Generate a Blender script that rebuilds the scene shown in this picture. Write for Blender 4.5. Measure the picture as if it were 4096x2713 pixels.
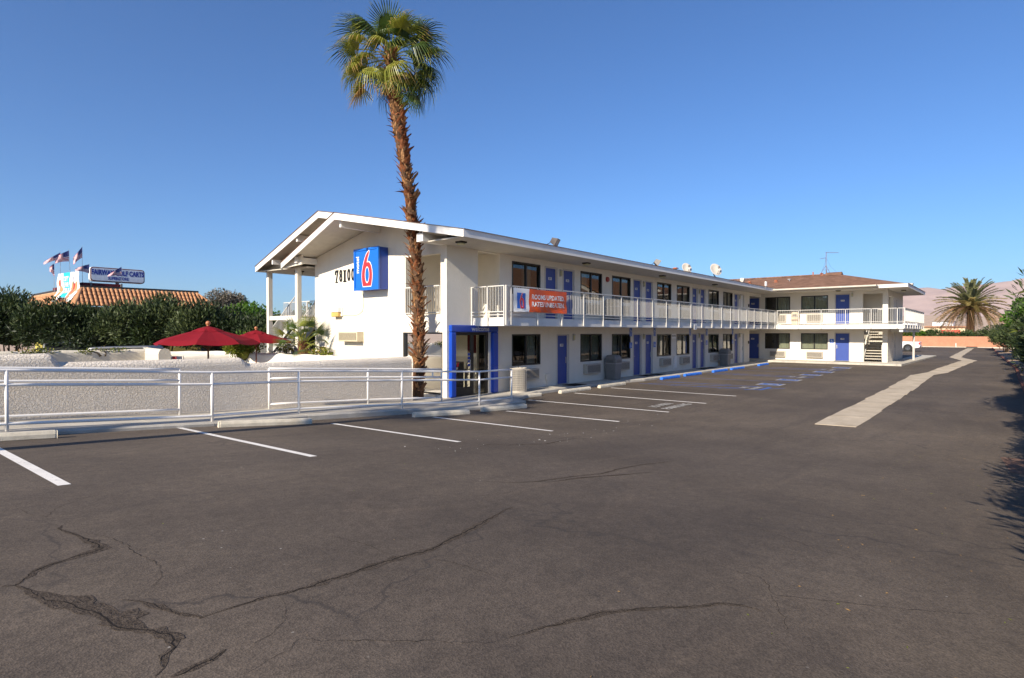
import bpy, bmesh, math, random
import numpy as np
from mathutils import Vector, Matrix, Euler

R = math.radians
for o in list(bpy.data.objects):
    bpy.data.objects.remove(o)
scene = bpy.context.scene
COL = scene.collection

# ---------------------------------------------------------------- camera
EYE = 2.3                       # metres above the low end of the lot (the lot climbs towards the viewer)
YAW = math.atan(1952 / 2294.0)
PITCH = math.atan(28.5 / 2294.0)
cam = bpy.data.cameras.new('camera')
cam.sensor_width = 36.0
cam.sensor_fit = 'HORIZONTAL'
cam.lens = 36.0 * 2294 / 4096
cam.clip_start = 0.05
cam.clip_end = 30000
camo = bpy.data.objects.new('camera', cam)
COL.objects.link(camo)
camo.location = (0, 0, EYE)
camo.rotation_euler = (R(90) - PITCH, 0, YAW - R(90))
scene.camera = camo

# ---------------------------------------------------------------- world, sun, exposure
SUN_EL = R(28.6)
SUN_FROM = Vector((-1, -0.115, 0)).normalized()          # horizontal direction towards the sun
world = bpy.data.worlds.new("World")
scene.world = world
world.use_nodes = True
wn = world.node_tree
wn.nodes.clear()
wo = wn.nodes.new('ShaderNodeOutputWorld')
bg = wn.nodes.new('ShaderNodeBackground')
sky = wn.nodes.new('ShaderNodeTexSky')
sky.sky_type = 'NISHITA'
sky.sun_disc = False
sky.sun_elevation = SUN_EL
sky.sun_rotation = math.atan2(SUN_FROM.x, SUN_FROM.y)
sky.altitude = 60
sky.air_density = 1.0
sky.dust_density = 0.25
sky.ozone_density = 4.0
bg.inputs['Strength'].default_value = 0.072
tint = wn.nodes.new('ShaderNodeMix'); tint.data_type = 'RGBA'; tint.blend_type = 'MULTIPLY'
tint.inputs[0].default_value = 1.0
tint.inputs[7].default_value = (.65, .93, 1.26, 1)          # the same clear-air tint over the whole sky
wn.links.new(sky.outputs[0], tint.inputs[6])
wn.links.new(tint.outputs[2], bg.inputs[0])
wn.links.new(bg.outputs[0], wo.inputs[0])
sun = bpy.data.lights.new('sun', 'SUN')
sun.energy = 4.9
sun.angle = R(0.53)
sun.color = (1.0, 0.89, 0.73)
suno = bpy.data.objects.new('sun', sun)
COL.objects.link(suno)
ldir = -(SUN_FROM * math.cos(SUN_EL) + Vector((0, 0, 1)) * math.sin(SUN_EL))
suno.rotation_euler = ldir.to_track_quat('-Z', 'Y').to_euler()
suno.location = (-20, -5, 30)
scene.view_settings.view_transform = 'Standard'
scene.view_settings.look = 'None'
scene.view_settings.exposure = 0.75
scene.view_settings.gamma = 1.0
scene.view_settings.use_curve_mapping = False
scene.render.engine = 'CYCLES'
scene.cycles.max_bounces = 7
scene.cycles.transparent_max_bounces = 12

# ---------------------------------------------------------------- materials
MATS = {}
def nodes_of(name, rough=.8, spec=.3, metal=0.0):
    m = bpy.data.materials.new(name)
    m.use_nodes = True
    nt = m.node_tree
    b = nt.nodes['Principled BSDF']
    b.inputs['Roughness'].default_value = rough
    b.inputs['Specular IOR Level'].default_value = spec
    b.inputs['Metallic'].default_value = metal
    return m, nt, b
def N(nt, t, **kw):
    n = nt.nodes.new(t)
    for k, v in kw.items():
        if k.startswith('i_'):
            n.inputs[k[2:].replace('_', ' ')].default_value = v
        else:
            setattr(n, k, v)
    return n
def pos(nt, scale=None):
    g = N(nt, 'ShaderNodeNewGeometry')
    if scale is None:
        return g.outputs['Position']
    mp = N(nt, 'ShaderNodeMapping')
    mp.inputs['Scale'].default_value = scale
    nt.links.new(g.outputs['Position'], mp.inputs[0])
    return mp.outputs[0]
def noise(nt, vec, scale, detail=3, rough=.55, dist=0):
    n = N(nt, 'ShaderNodeTexNoise')
    n.inputs['Scale'].default_value = scale
    n.inputs['Detail'].default_value = detail
    n.inputs['Roughness'].default_value = rough
    n.inputs['Distortion'].default_value = dist
    nt.links.new(vec, n.inputs['Vector'])
    return n.outputs['Fac']
def ramp(nt, fac, stops):
    r = N(nt, 'ShaderNodeValToRGB')
    e = r.color_ramp.elements
    while len(e) < len(stops):
        e.new(.5)
    for el, (p, c) in zip(e, stops):
        el.position = p
        el.color = (c[0], c[1], c[2], 1) if len(c) == 3 else c
    nt.links.new(fac, r.inputs[0])
    return r.outputs[0]
def mixc(nt, fac, a, b, mode='MIX'):
    m = N(nt, 'ShaderNodeMix', data_type='RGBA', blend_type=mode)
    for sock, v in ((m.inputs[0], fac), (m.inputs[6], a), (m.inputs[7], b)):
        if hasattr(v, 'links') or hasattr(v, 'node'):
            nt.links.new(v, sock)
        else:
            sock.default_value = v if isinstance(v, (int, float)) else ((v[0], v[1], v[2], 1))
    return m.outputs[2]
def bump(nt, b, h, strength, dist=.01, prev=None):
    n = N(nt, 'ShaderNodeBump')
    n.inputs['Strength'].default_value = strength
    n.inputs['Distance'].default_value = dist
    nt.links.new(h, n.inputs['Height'])
    if prev is not None:
        nt.links.new(prev, n.inputs['Normal'])
    nt.links.new(n.outputs[0], b.inputs['Normal'])
    return n.outputs[0]
def M(name, c, rough=.75, spec=.3, metal=0, var=.12, vs=3.0, bs=0, bscale=60, bdist=.01, dirt=0):
    """plain material with a little colour variation, optional bump and dirt"""
    if name in MATS:
        return MATS[name]
    m, nt, b = nodes_of(name, rough, spec, metal)
    p = pos(nt)
    lo = tuple(x * (1 - var) for x in c); hi = tuple(min(1, x * (1 + var)) for x in c)
    col = ramp(nt, noise(nt, p, vs, 4, .6), [(.3, lo), (.7, hi)])
    if dirt:
        d = ramp(nt, noise(nt, p, 1.1, 6, .65), [(.52, (0, 0, 0)), (.75, (dirt,) * 3)])
        col = mixc(nt, d, col, tuple(x * .55 for x in (c[0], c[1] * .93, c[2] * .82)))
    nt.links.new(col, b.inputs['Base Color'])
    if bs:
        bump(nt, b, noise(nt, p, bscale, 5, .6), bs, bdist)
    MATS[name] = m
    return m
def stucco(name, c, coarse=9.0, strength=.8, dist=.02, dirt=.25):
    m, nt, b = nodes_of(name, .9, .2)
    p = pos(nt)
    n1 = noise(nt, p, coarse, 6, .6, .3)
    n2 = noise(nt, p, coarse * 5, 3, .6)
    sh = ramp(nt, n1, [(.42, (0, 0, 0)), (.56, (1, 1, 1))])
    h = mixc(nt, .28, sh, n2)
    streak = noise(nt, pos(nt, (1.2, 1.2, .25)), 1.2, 5, .6)
    col = ramp(nt, noise(nt, p, 2.2, 4, .6), [(.3, tuple(x * .94 for x in c)), (.7, c)])
    d = ramp(nt, streak, [(.5, (0, 0, 0)), (.8, (dirt,) * 3)])
    col = mixc(nt, d, col, (c[0] * .72, c[1] * .68, c[2] * .6))
    nt.links.new(col, b.inputs['Base Color'])
    bump(nt, b, h, strength, dist)
    MATS[name] = m
    return m
STUCCO = stucco('stucco_white', (.74, .69, .60), 22, .35, .008)
STUCCO_R = stucco('stucco_rough', (.82, .74, .64), 24, 1.0, .020, .3)
STUCCO_T = stucco('stucco_tan', (.66, .60, .49), 11, .4, .014, .3)
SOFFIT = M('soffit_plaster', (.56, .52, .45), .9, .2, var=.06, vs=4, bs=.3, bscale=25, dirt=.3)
FASCIA = M('fascia_paint', (.78, .75, .70), .6, .35, var=.04, vs=2, bs=.1, bscale=30, dirt=.12)
TRIM = M('trim_greige', (.50, .47, .44), .6, .35, var=.05)
METALW = M('white_metal_paint', (.84, .81, .77), .42, .45, var=.05, vs=6, dirt=.15)
RAILW = M('railing_paint', (.58, .56, .52), .45, .4, var=.05, vs=6, dirt=.2)
DOOR = M('door_blue', (.040, .075, .30), .45, .4, var=.06, vs=2, bs=.05)
PORTAL = M('portal_blue', (.008, .06, .42), .3, .5, var=.05, vs=2)
SIGNB = M('sign_blue', (.008, .13, .56), .3, .5, var=.03)
SIGNBD = M('sign_case_blue', (.006, .045, .30), .35, .5, var=.05)
RED = M('sign_red', (.80, .03, .035), .35, .4, var=.03)
WHITE = M('white_paint', (.82, .81, .79), .5, .4, var=.03)
ALU = M('bronze_frame', (.012, .011, .010), .4, .5, var=.1)
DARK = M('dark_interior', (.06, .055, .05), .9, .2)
CREAM = M('interior_cream', (.80, .75, .62), .8, .2, var=.04)
BLACK = M('black_paint', (.010, .010, .011), .5, .4, var=.1)
GREYP = M('grey_plastic', (.20, .19, .18), .6, .35, var=.07, vs=5, bs=.1, dirt=.25)
AC = M('ac_beige', (.44, .40, .34), .55, .4, var=.05, vs=5, dirt=.25)
AC2 = M('ac_yellowed', (.60, .52, .36), .55, .4, var=.05, vs=5, dirt=.2)
GRILLD = M('grille_dark', (.05, .045, .04), .7, .3)
CONC = M('concrete_pale', (.50, .46, .39), .9, .2, var=.14, vs=1.6, bs=.35, bscale=70, dirt=.25)
CURBM = M('concrete_curb', (.48, .445, .385), .9, .2, var=.15, vs=2.5, bs=.5, bscale=50, dirt=.3)
GUTM = M('gutter_concrete', (.47, .395, .30), .9, .2, var=.16, vs=1.2, bs=.35, bscale=70, dirt=.55)
STOPM = M('wheel_stop_concrete', (.62, .56, .45), .9, .2, var=.16, vs=5, bs=.6, bscale=45, dirt=.8)
STOPB = M('wheel_stop_blue', (.025, .16, .66), .6, .35, var=.12, vs=6, bs=.4, bscale=45, dirt=.25)
PAINTB = None
UMB = M('umbrella_canvas', (.20, .008, .015), .85, .15, var=.06, vs=4, bs=.15, bscale=200)
WOOD = M('umbrella_wood', (.15, .045, .02), .5, .4, var=.2, vs=12)
KNOB = M('knob_wood', (.40, .16, .07), .4, .4, var=.15, vs=12)
TILE = M('clay_tile', (.46, .23, .115), .8, .25, var=.22, vs=3.5, bs=.3, bscale=40, dirt=.3)
YEL = M('yellow_stucco', (.52, .44, .10), .85, .2)
MAROON = M('maroon_panel', (.12, .012, .015), .6, .3)
ROOFD = M('roof_dark_metal', (.035, .028, .025), .6, .4)
STEEL = M('galvanised_steel', (.42, .42, .43), .4, .5, .6, var=.1)
CHROME = M('chrome', (.72, .73, .75), .15, .6, 1.0, var=.05)
CARW = M('car_paint_white', (.78, .79, .82), .25, .6, var=.02)
CARS = M('car_paint_grey', (.20, .20, .20), .3, .6, .4, var=.03)
TYRE = M('tyre_rubber', (.02, .02, .02), .8, .3)
AMBER = M('lamp_amber', (.62, .40, .12), .4, .4)
LAMPY = M('lamp_diffuser', (.50, .46, .28), .4, .4)
SAL = M('block_salmon', (.52, .24, .15), .9, .2, var=.10, vs=1.5, bs=.3, bscale=40, dirt=.15)
MORT = M('block_mortar', (.40, .19, .12), .95, .1)
DISH = M('dish_offwhite', (.52, .48, .42), .6, .35, var=.06)
REDCURB = M('red_brown_curb', (.24, .10, .07), .85, .2, var=.25, vs=6, bs=.4)
CURT = M('curtain_beige', (.52, .50, .40), .9, .1, var=.08, vs=7)
CURTW = M('curtain_liner', (.72, .68, .58), .9, .1, var=.05, vs=7)
ORANGE = M('banner_orange', (.72, .10, .025), .45, .35, var=.06, vs=3)
FLAGR = M('flag_red', (.55, .03, .05), .8, .2)
FLAGB = M('flag_blue', (.05, .06, .22), .8, .2)
CYAN = M('banner_cyan', (.02, .45, .58), .5, .3)
TAN = M('banner_food', (.60, .26, .12), .6, .3, var=.4, vs=9)
BARK = M('palm_trunk_core', (.10, .055, .03), .95, .1, var=.4, vs=14, bs=.8, bscale=30, bdist=.03)
BOOT1 = M('palm_boot_rust', (.23, .085, .035), .85, .2, var=.45, vs=9, bs=.4, bscale=60)
BOOT2 = M('palm_boot_grey', (.15, .085, .05), .9, .2, var=.45, vs=9, bs=.4, bscale=60)
BOOT3 = M('palm_boot_straw', (.38, .20, .09), .85, .2, var=.35, vs=9, bs=.4, bscale=60)
STEM = M('shrub_stem', (.12, .09, .06), .9, .1, var=.3, vs=9)
SAND = M('desert_sand', (.46, .34, .25), .95, .1, var=.15, vs=.05)
def paint(name, c, wear=.5):
    m, nt, b = nodes_of(name, .8, .25)
    p = pos(nt)
    f = ramp(nt, noise(nt, p, 22, 6, .75), [(.28 + wear * .18, (1, 1, 1)), (.36 + wear * .2, (0, 0, 0))])
    col = ramp(nt, noise(nt, p, 3, 5, .6), [(.3, tuple(x * .82 for x in c)), (.7, c)])
    nt.links.new(mixc(nt, f, col, (.11, .10, .095)), b.inputs['Base Color'])
    bump(nt, b, noise(nt, p, 130, 2), .5, .006)
    MATS[name] = m
    return m
LINEW = paint('line_white', (.86, .82, .76), .2)
LINEF = paint('line_white_faded', (.52, .50, .46), .65)
LINEB = paint('line_blue_faded', (.05, .14, .44), .62)
def leafmat(name, c, c2, trans=.25, rough=.55, spec=.35):
    m, nt, b = nodes_of(name, rough, spec)
    p = pos(nt)
    col = ramp(nt, noise(nt, p, 2.3, 4, .7), [(.3, c), (.7, c2)])
    nt.links.new(col, b.inputs['Base Color'])
    tr = N(nt, 'ShaderNodeBsdfTranslucent')
    nt.links.new(mixc(nt, .5, col, (c2[0], c2[1], c2[2] * .4)), tr.inputs[0])
    mx = N(nt, 'ShaderNodeMixShader')
    mx.inputs[0].default_value = trans
    nt.links.new(b.outputs[0], mx.inputs[1]); nt.links.new(tr.outputs[0], mx.inputs[2])
    nt.links.new(mx.outputs[0], nt.nodes['Material Output'].inputs[0])
    MATS[name] = m
    return m
OLE = leafmat('oleander_leaf', (.022, .040, .012), (.052, .078, .022), .14)
OLE2 = leafmat('oleander_leaf_pale', (.060, .080, .026), (.10, .125, .045), .14)
OLE3 = leafmat('oleander_leaf_dark', (.012, .024, .008), (.026, .042, .014), .1)
GRN = leafmat('ficus_leaf', (.05, .12, .012), (.11, .22, .02), .35)
CIT = leafmat('citrus_leaf', (.13, .16, .02), (.24, .26, .035), .35)
GREYT = leafmat('grey_tree_leaf', (.17, .15, .12), (.26, .23, .19), .15)
DRYL = leafmat('dry_leaf', (.30, .17, .06), (.42, .27, .10), .2)
FAN = leafmat('fan_frond_green', (.028, .055, .010), (.075, .12, .020), .18, .42, .5)  # green kept dark so the crown's shaded inside is in the colour
FANL = leafmat('fan_frond_sunlit_yellow', (.17, .21, .03), (.34, .33, .06), .3, .42, .5)  # yellow of older fronds, brightened to put sunlit tips into the colour
FAND = leafmat('fan_frond_straw', (.36, .21, .07), (.50, .33, .13), .25)
DATE = leafmat('date_frond', (.11, .12, .05), (.22, .22, .10), .2, .5)
DATEY = leafmat('date_frond_yellow', (.28, .23, .08), (.42, .33, .13), .2, .5)
DATED = leafmat('date_frond_dead', (.40, .25, .14), (.60, .40, .25), .15, .8)
def asphalt():
    m, nt, b = nodes_of('asphalt', .88, .28)
    p = pos(nt)
    base = ramp(nt, noise(nt, p, .35, 6, .62), [(.30, (.078, .062, .049)), (.70, (.136, .109, .085))])
    big = ramp(nt, noise(nt, pos(nt, (1, .6, 1)), .11, 4, .6), [(.38, (.82, .82, .85)), (.62, (1.16, 1.15, 1.12))])
    base = mixc(nt, 1.0, base, big, 'MULTIPLY')
    dust = ramp(nt, noise(nt, pos(nt, (.5, 1.3, 1)), .55, 7, .72, 1.2), [(.56, (0, 0, 0)), (.74, (.5, .5, .5))])
    base = mixc(nt, dust, base, (.155, .118, .088))
    oil = ramp(nt, noise(nt, p, .9, 5, .7, .8), [(.26, (.6, .6, .6)), (.36, (0, 0, 0))])
    base = mixc(nt, oil, base, (.052, .045, .041))
    st = noise(nt, pos(nt, (.35, 1.6, 1)), .9, 5, .7, .6)            # long scuffs along the drive
    base = mixc(nt, ramp(nt, st, [(.46, (0, 0, 0)), (.72, (.55, .55, .55))]), base, (.066, .053, .044))
    fine = ramp(nt, noise(nt, p, 9, 5, .7), [(.3, (.82, .82, .82)), (.7, (1.16, 1.15, 1.13))])
    base = mixc(nt, 1.0, base, fine, 'MULTIPLY')
    gr = N(nt, 'ShaderNodeTexVoronoi'); gr.inputs['Scale'].default_value = 110
    nt.links.new(p, gr.inputs['Vector'])
    sp = ramp(nt, gr.outputs['Color'], [(.15, (.72, .72, .72)), (.85, (1.28, 1.27, 1.25))])
    base = mixc(nt, 1.0, base, sp, 'MULTIPLY')
    v2 = N(nt, 'ShaderNodeTexVoronoi'); v2.inputs['Scale'].default_value = 5.5
    nt.links.new(p, v2.inputs['Vector'])
    dots = ramp(nt, v2.outputs['Distance'], [(.035, (1, 1, 1)), (.055, (0, 0, 0))])
    gate = ramp(nt, noise(nt, p, .7, 2), [(.55, (0, 0, 0)), (.62, (.7, .7, .7))])
    base = mixc(nt, mixc(nt, 1.0, dots, gate, 'MULTIPLY'), base, (.40, .37, .33))
    # hairline cracks
    wv = N(nt, 'ShaderNodeTexVoronoi', feature='DISTANCE_TO_EDGE'); wv.inputs['Scale'].default_value = .42
    wm = N(nt, 'ShaderNodeVectorMath', operation='ADD')
    nn = N(nt, 'ShaderNodeTexNoise'); nn.inputs['Scale'].default_value = 1.3; nn.inputs['Detail'].default_value = 6
    nt.links.new(p, nn.inputs['Vector'])
    sc = N(nt, 'ShaderNodeVectorMath', operation='SCALE'); sc.inputs['Scale'].default_value = 1.3
    nt.links.new(nn.outputs['Color'], sc.inputs[0]); nt.links.new(p, wm.inputs[0]); nt.links.new(sc.outputs[0], wm.inputs[1])
    nt.links.new(wm.outputs[0], wv.inputs['Vector'])
    ck = ramp(nt, wv.outputs['Distance'], [(.002, (1, 1, 1)), (.009, (0, 0, 0))])
    cg = ramp(nt, noise(nt, p, .25, 3), [(.48, (0, 0, 0)), (.60, (.75, .75, .75))])
    ckf = mixc(nt, 1.0, ck, cg, 'MULTIPLY')
    base = mixc(nt, ckf, base, (.045, .038, .034))
    nt.links.new(base, b.inputs['Base Color'])
    b1 = bump(nt, b, gr.outputs['Distance'], .35, .004)
    b2 = bump(nt, b, noise(nt, p, 1.6, 3, .5), .25, .03, b1)
    MATS['asphalt'] = m
    return m
ASPH = asphalt()
def shingle():
    m, nt, b = nodes_of('roof_shingle', .95, .1)
    p = pos(nt)
    br = N(nt, 'ShaderNodeTexBrick'); br.inputs['Scale'].default_value = 1
    br.inputs['Brick Width'].default_value = .30; br.inputs['Row Height'].default_value = .14
    br.inputs['Mortar Size'].default_value = .008
    br.inputs['Color1'].default_value = (.17, .095, .065, 1); br.inputs['Color2'].default_value = (.26, .15, .105, 1)
    br.inputs['Mortar'].default_value = (.09, .055, .04, 1)
    mp = N(nt, 'ShaderNodeMapping'); mp.inputs['Rotation'].default_value = (0, 0, R(90))
    nt.links.new(p, mp.inputs[0]); nt.links.new(mp.outputs[0], br.inputs['Vector'])
    f = ramp(nt, noise(nt, p, 1.3, 5, .7), [(.3, (.8, .8, .8)), (.7, (1.2, 1.18, 1.15))])
    nt.links.new(mixc(nt, 1.0, br.outputs[0], f, 'MULTIPLY'), b.inputs['Base Color'])
    bump(nt, b, br.outputs['Fac'], -.6, .01)
    MATS['roof_shingle'] = m
    return m
SHING = shingle()
def glass(name, tint=(.55, .6, .58), ior=1.6):
    m = bpy.data.materials.new(name); m.use_nodes = True
    nt = m.node_tree; nt.nodes.clear()
    out = N(nt, 'ShaderNodeOutputMaterial')
    g = N(nt, 'ShaderNodeBsdfGlossy'); g.inputs['Roughness'].default_value = .01
    g.inputs['Color'].default_value = (.95, .97, 1, 1)
    t = N(nt, 'ShaderNodeBsdfTransparent'); t.inputs['Color'].default_value = (*tint, 1)
    fr = N(nt, 'ShaderNodeFresnel'); fr.inputs['IOR'].default_value = ior
    mx = N(nt, 'ShaderNodeMixShader')
    bm = N(nt, 'ShaderNodeBump'); bm.inputs['Strength'].default_value = .04; bm.inputs['Distance'].default_value = .02
    nt.links.new(noise(nt, pos(nt), 1.6, 1), bm.inputs['Height'])
    nt.links.new(bm.outputs[0], g.inputs['Normal'])
    nt.links.new(fr.outputs[0], mx.inputs[0]); nt.links.new(t.outputs[0], mx.inputs[1]); nt.links.new(g.outputs[0], mx.inputs[2])
    nt.links.new(mx.outputs[0], out.inputs[0])
    MATS[name] = m
    return m
GLASS = glass('window_glass', (.62, .66, .62), 1.75)
GLASSL = glass('lobby_glass', (.86, .88, .86), 1.45)
CARGL = M('car_glass', (.015, .018, .02), .08, .8)
def mountain():
    m, nt, b = nodes_of('desert_rock', .95, .05)
    p = pos(nt, (.001, .001, .004))
    c = ramp(nt, noise(nt, p, 2.0, 8, .65, .4), [(.30, (.36, .26, .225)), (.50, (.49, .36, .31)), (.72, (.57, .43, .37))])
    nt.links.new(c, b.inputs['Base Color'])
    MATS['desert_rock'] = m
    return m
ROCK = mountain()

# ---------------------------------------------------------------- mesh helpers
def wl(o):
    v = Vector((0, 0, 0))
    while o is not None:
        v += o.location
        o = o.parent
    return v
class MB:
    def __init__(s):
        s.v = []; s.f = []; s.m = []
    def add(s, vs, fs, mi=0):
        k = len(s.v)
        s.v += [tuple(a) for a in vs]
        s.f += [tuple(k + i for i in f) for f in fs]
        s.m += [mi] * len(fs)
    def box(s, x0, x1, y0, y1, z0, z1, mi=0):
        if x0 > x1: x0, x1 = x1, x0
        if y0 > y1: y0, y1 = y1, y0
        if z0 > z1: z0, z1 = z1, z0
        s.add([(x0, y0, z0), (x1, y0, z0), (x1, y1, z0), (x0, y1, z0), (x0, y0, z1), (x1, y0, z1), (x1, y1, z1), (x0, y1, z1)],
              [(3, 2, 1, 0), (4, 5, 6, 7), (0, 1, 5, 4), (1, 2, 6, 5), (2, 3, 7, 6), (3, 0, 4, 7)], mi)
        return s
    def fb(s, fr, u0, u1, z0, z1, d0, d1, mi=0):
        a = fr.p(u0, z0, d0); b = fr.p(u1, z1, d1)
        return s.box(a[0], b[0], a[1], b[1], a[2], b[2], mi)
    def quad(s, a, b, c, d, mi=0):
        s.add([a, b, c, d], [(0, 1, 2, 3)], mi); return s
    def prism(s, poly, h, mi=0):
        """poly: 3-D points of one face; h: offset vector of the opposite face"""
        n = len(poly); h = Vector(h)
        vs = [Vector(p) for p in poly] + [Vector(p) + h for p in poly]
        fs = [tuple(range(n)), tuple(range(2 * n - 1, n - 1, -1))] + [(i, i + n, (i + 1) % n + n, (i + 1) % n) for i in range(n)]
        s.add(vs, fs, mi); return s
    def tube(s, p0, p1, r0, r1=None, n=10, mi=0, cap=True):
        p0 = Vector(p0); p1 = Vector(p1); r1 = r0 if r1 is None else r1
        d = (p1 - p0).normalized()
        a = d.orthogonal().normalized(); b = d.cross(a)
        vs = []
        for p, r in ((p0, r0), (p1, r1)):
            for i in range(n):
                t = 2 * math.pi * i / n
                vs.append(p + (a * math.cos(t) + b * math.sin(t)) * r)
        fs = [(i, (i + 1) % n, (i + 1) % n + n, i + n) for i in range(n)]
        if cap:
            fs += [tuple(range(n - 1, -1, -1)), tuple(range(n, 2 * n))]
        s.add(vs, fs, mi); return s
    def path(s, pts, r, n=10, mi=0):
        """one smooth pipe through the points, mitred at the bends"""
        P = [Vector(p) for p in pts]; vs = []; ref = None
        for i, p in enumerate(P):
            d = (P[min(i + 1, len(P) - 1)] - P[max(i - 1, 0)]).normalized()
            if ref is None:
                ref = d.orthogonal().normalized()
            a = (ref - d * ref.dot(d)).normalized(); b = d.cross(a); ref = a
            rr = r[i] if isinstance(r, (list, tuple)) else r
            for k in range(n):
                t = 2 * math.pi * k / n
                vs.append(p + (a * math.cos(t) + b * math.sin(t)) * rr)
        fs = []
        for i in range(len(P) - 1):
            for k in range(n):
                fs.append((i * n + k, i * n + (k + 1) % n, (i + 1) * n + (k + 1) % n, (i + 1) * n + k))
        fs += [tuple(range(n - 1, -1, -1)), tuple(range((len(P) - 1) * n, len(P) * n))]
        s.add(vs, fs, mi); return s
    def sphere(s, c, rx, ry=None, rz=None, n=10, k=7, mi=0):
        ry = ry or rx; rz = rz or rx; vs = [(c[0], c[1], c[2] - rz)]
        for j in range(1, k):
            ph = math.pi * j / k - math.pi / 2
            for i in range(n):
                t = 2 * math.pi * i / n
                vs.append((c[0] + rx * math.cos(ph) * math.cos(t), c[1] + ry * math.cos(ph) * math.sin(t), c[2] + rz * math.sin(ph)))
        vs.append((c[0], c[1], c[2] + rz)); fs = []
        for i in range(n):
            fs.append((0, 1 + (i + 1) % n, 1 + i))
            for j in range(k - 2):
                a = 1 + j * n
                fs.append((a + i, a + (i + 1) % n, a + n + (i + 1) % n, a + n + i))
            a = 1 + (k - 2) * n
            fs.append((a + i, a + (i + 1) % n, len(vs) - 1))
        s.add(vs, fs, mi); return s
    def mesh(s, name, mats, off=Vector((0, 0, 0)), smooth=False):
        me = bpy.data.meshes.new(name)
        me.from_pydata([(a[0] - off[0], a[1] - off[1], a[2] - off[2]) for a in s.v], [], s.f)
        for m in (mats if isinstance(mats, (list, tuple)) else [mats]):
            me.materials.append(m)
        if len(set(s.m)) > 1 or (s.m and s.m[0]):
            me.polygons.foreach_set('material_index', s.m)
        if smooth:
            me.polygons.foreach_set('use_smooth', [True] * len(s.f))
        me.update()
        return me
    def build(s, name, mats, parent=None, kind=None, smooth=False, bevel=0, loc=None, label=None, seg=1):
        base = wl(parent) if parent is not None else Vector((0, 0, 0))
        lo = Vector(loc) if loc is not None else (Vector((0, 0, 0)))
        off = base + lo if parent is not None else lo
        o = bpy.data.objects.new(name, s.mesh(name, mats, off, smooth))
        COL.objects.link(o)
        o.location = lo
        if parent is not None:
            o.parent = parent
        if kind: o['kind'] = kind
        if label: o['label'] = label
        if bevel:
            b = o.modifiers.new('bevel', 'BEVEL'); b.width = bevel; b.segments = seg; b.limit_method = 'ANGLE'
        return o
class Fr:
    """a wall plane: u runs along it, d points out of it"""
    def __init__(s, kind, at): s.k = kind; s.at = at
    def p(s, u, z, d):
        if s.k == 'L': return (u, s.at - d, z)      # faces -Y, u = x
        if s.k == 'G': return (s.at - d, u, z)      # faces -X, u = y
        if s.k == 'E': return (u, s.at + d, z)      # faces +Y
def tag(o, label=None, cat=None, group=None, kind=None):
    if label: o['label'] = label
    if cat: o['category'] = cat
    if group: o['group'] = group
    if kind: o['kind'] = kind
    return o
def thing(name, label, cat, loc=(0, 0, 0), group=None, rz=0):
    o = bpy.data.objects.new(name, None)
    COL.objects.link(o)
    o.location = loc
    o.empty_display_size = .2
    o.rotation_euler = (0, 0, rz)
    return tag(o, label, cat, group)
def copy_tree(o, parent=None):
    c = o.copy(); COL.objects.link(c); c.parent = parent
    for ch in list(o.children):
        copy_tree(ch, c)
    return c
def np_mesh(name, V, F, mats, mi=None, parent=None, kind=None, smooth=False, off=(0, 0, 0)):
    """fast mesh from numpy arrays; F is (n,4) or (n,3)"""
    me = bpy.data.meshes.new(name)
    V = np.asarray(V, dtype=np.float32) - np.asarray(off, dtype=np.float32)
    F = np.asarray(F, dtype=np.int32); k = F.shape[1]
    me.vertices.add(len(V)); me.vertices.foreach_set('co', V.ravel())
    me.loops.add(F.size); me.loops.foreach_set('vertex_index', F.ravel())
    me.polygons.add(len(F)); me.polygons.foreach_set('loop_start', np.arange(0, F.size, k, dtype=np.int32))
    me.polygons.foreach_set('loop_total', np.full(len(F), k, dtype=np.int32))
    for m in mats: me.materials.append(m)
    if mi is not None: me.polygons.foreach_set('material_index', np.asarray(mi, dtype=np.int32))
    if smooth: me.polygons.foreach_set('use_smooth', np.ones(len(F), dtype=bool))
    me.update(calc_edges=True)
    o = bpy.data.objects.new(name, me); COL.objects.link(o)
    if parent is not None: o.parent = parent
    if kind: o['kind'] = kind
    return o
_txt = {}
def text_geo(s, size, bold=0.0, space=1.0, squeeze=1.0):
    k = (s, size, bold, space, squeeze)
    if k in _txt: return _txt[k]
    cu = bpy.data.curves.new('t', 'FONT'); cu.body = s; cu.size = size; cu.align_x = 'CENTER'; cu.align_y = 'CENTER'
    cu.offset = bold; cu.space_character = space; cu.extrude = 0; cu.resolution_u = 3; cu.fill_mode = 'FRONT'
    o = bpy.data.objects.new('t', cu); COL.objects.link(o)
    dg = bpy.context.evaluated_depsgraph_get()
    me = bpy.data.meshes.new_from_object(o.evaluated_get(dg))
    vs = [(v.co.x * squeeze, v.co.y) for v in me.vertices]; fs = [tuple(p.vertices) for p in me.polygons]
    bpy.data.objects.remove(o); bpy.data.curves.remove(cu); bpy.data.meshes.remove(me)
    _txt[k] = (vs, fs)
    return _txt[k]
def put_text(mb, s, size, fn, mi=0, **kw):
    """fn maps flat (a, b) to a world point"""
    vs, fs = text_geo(s, size, **kw)
    mb.add([fn(a, b) for a, b in vs], fs, mi)
def on(fr, u, z, d, sx=None):
    sgn = -1 if fr.k == 'G' else (1 if fr.k == 'L' else -1)
    return lambda a, b: fr.p(u + sgn * a, z + b, d)

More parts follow.
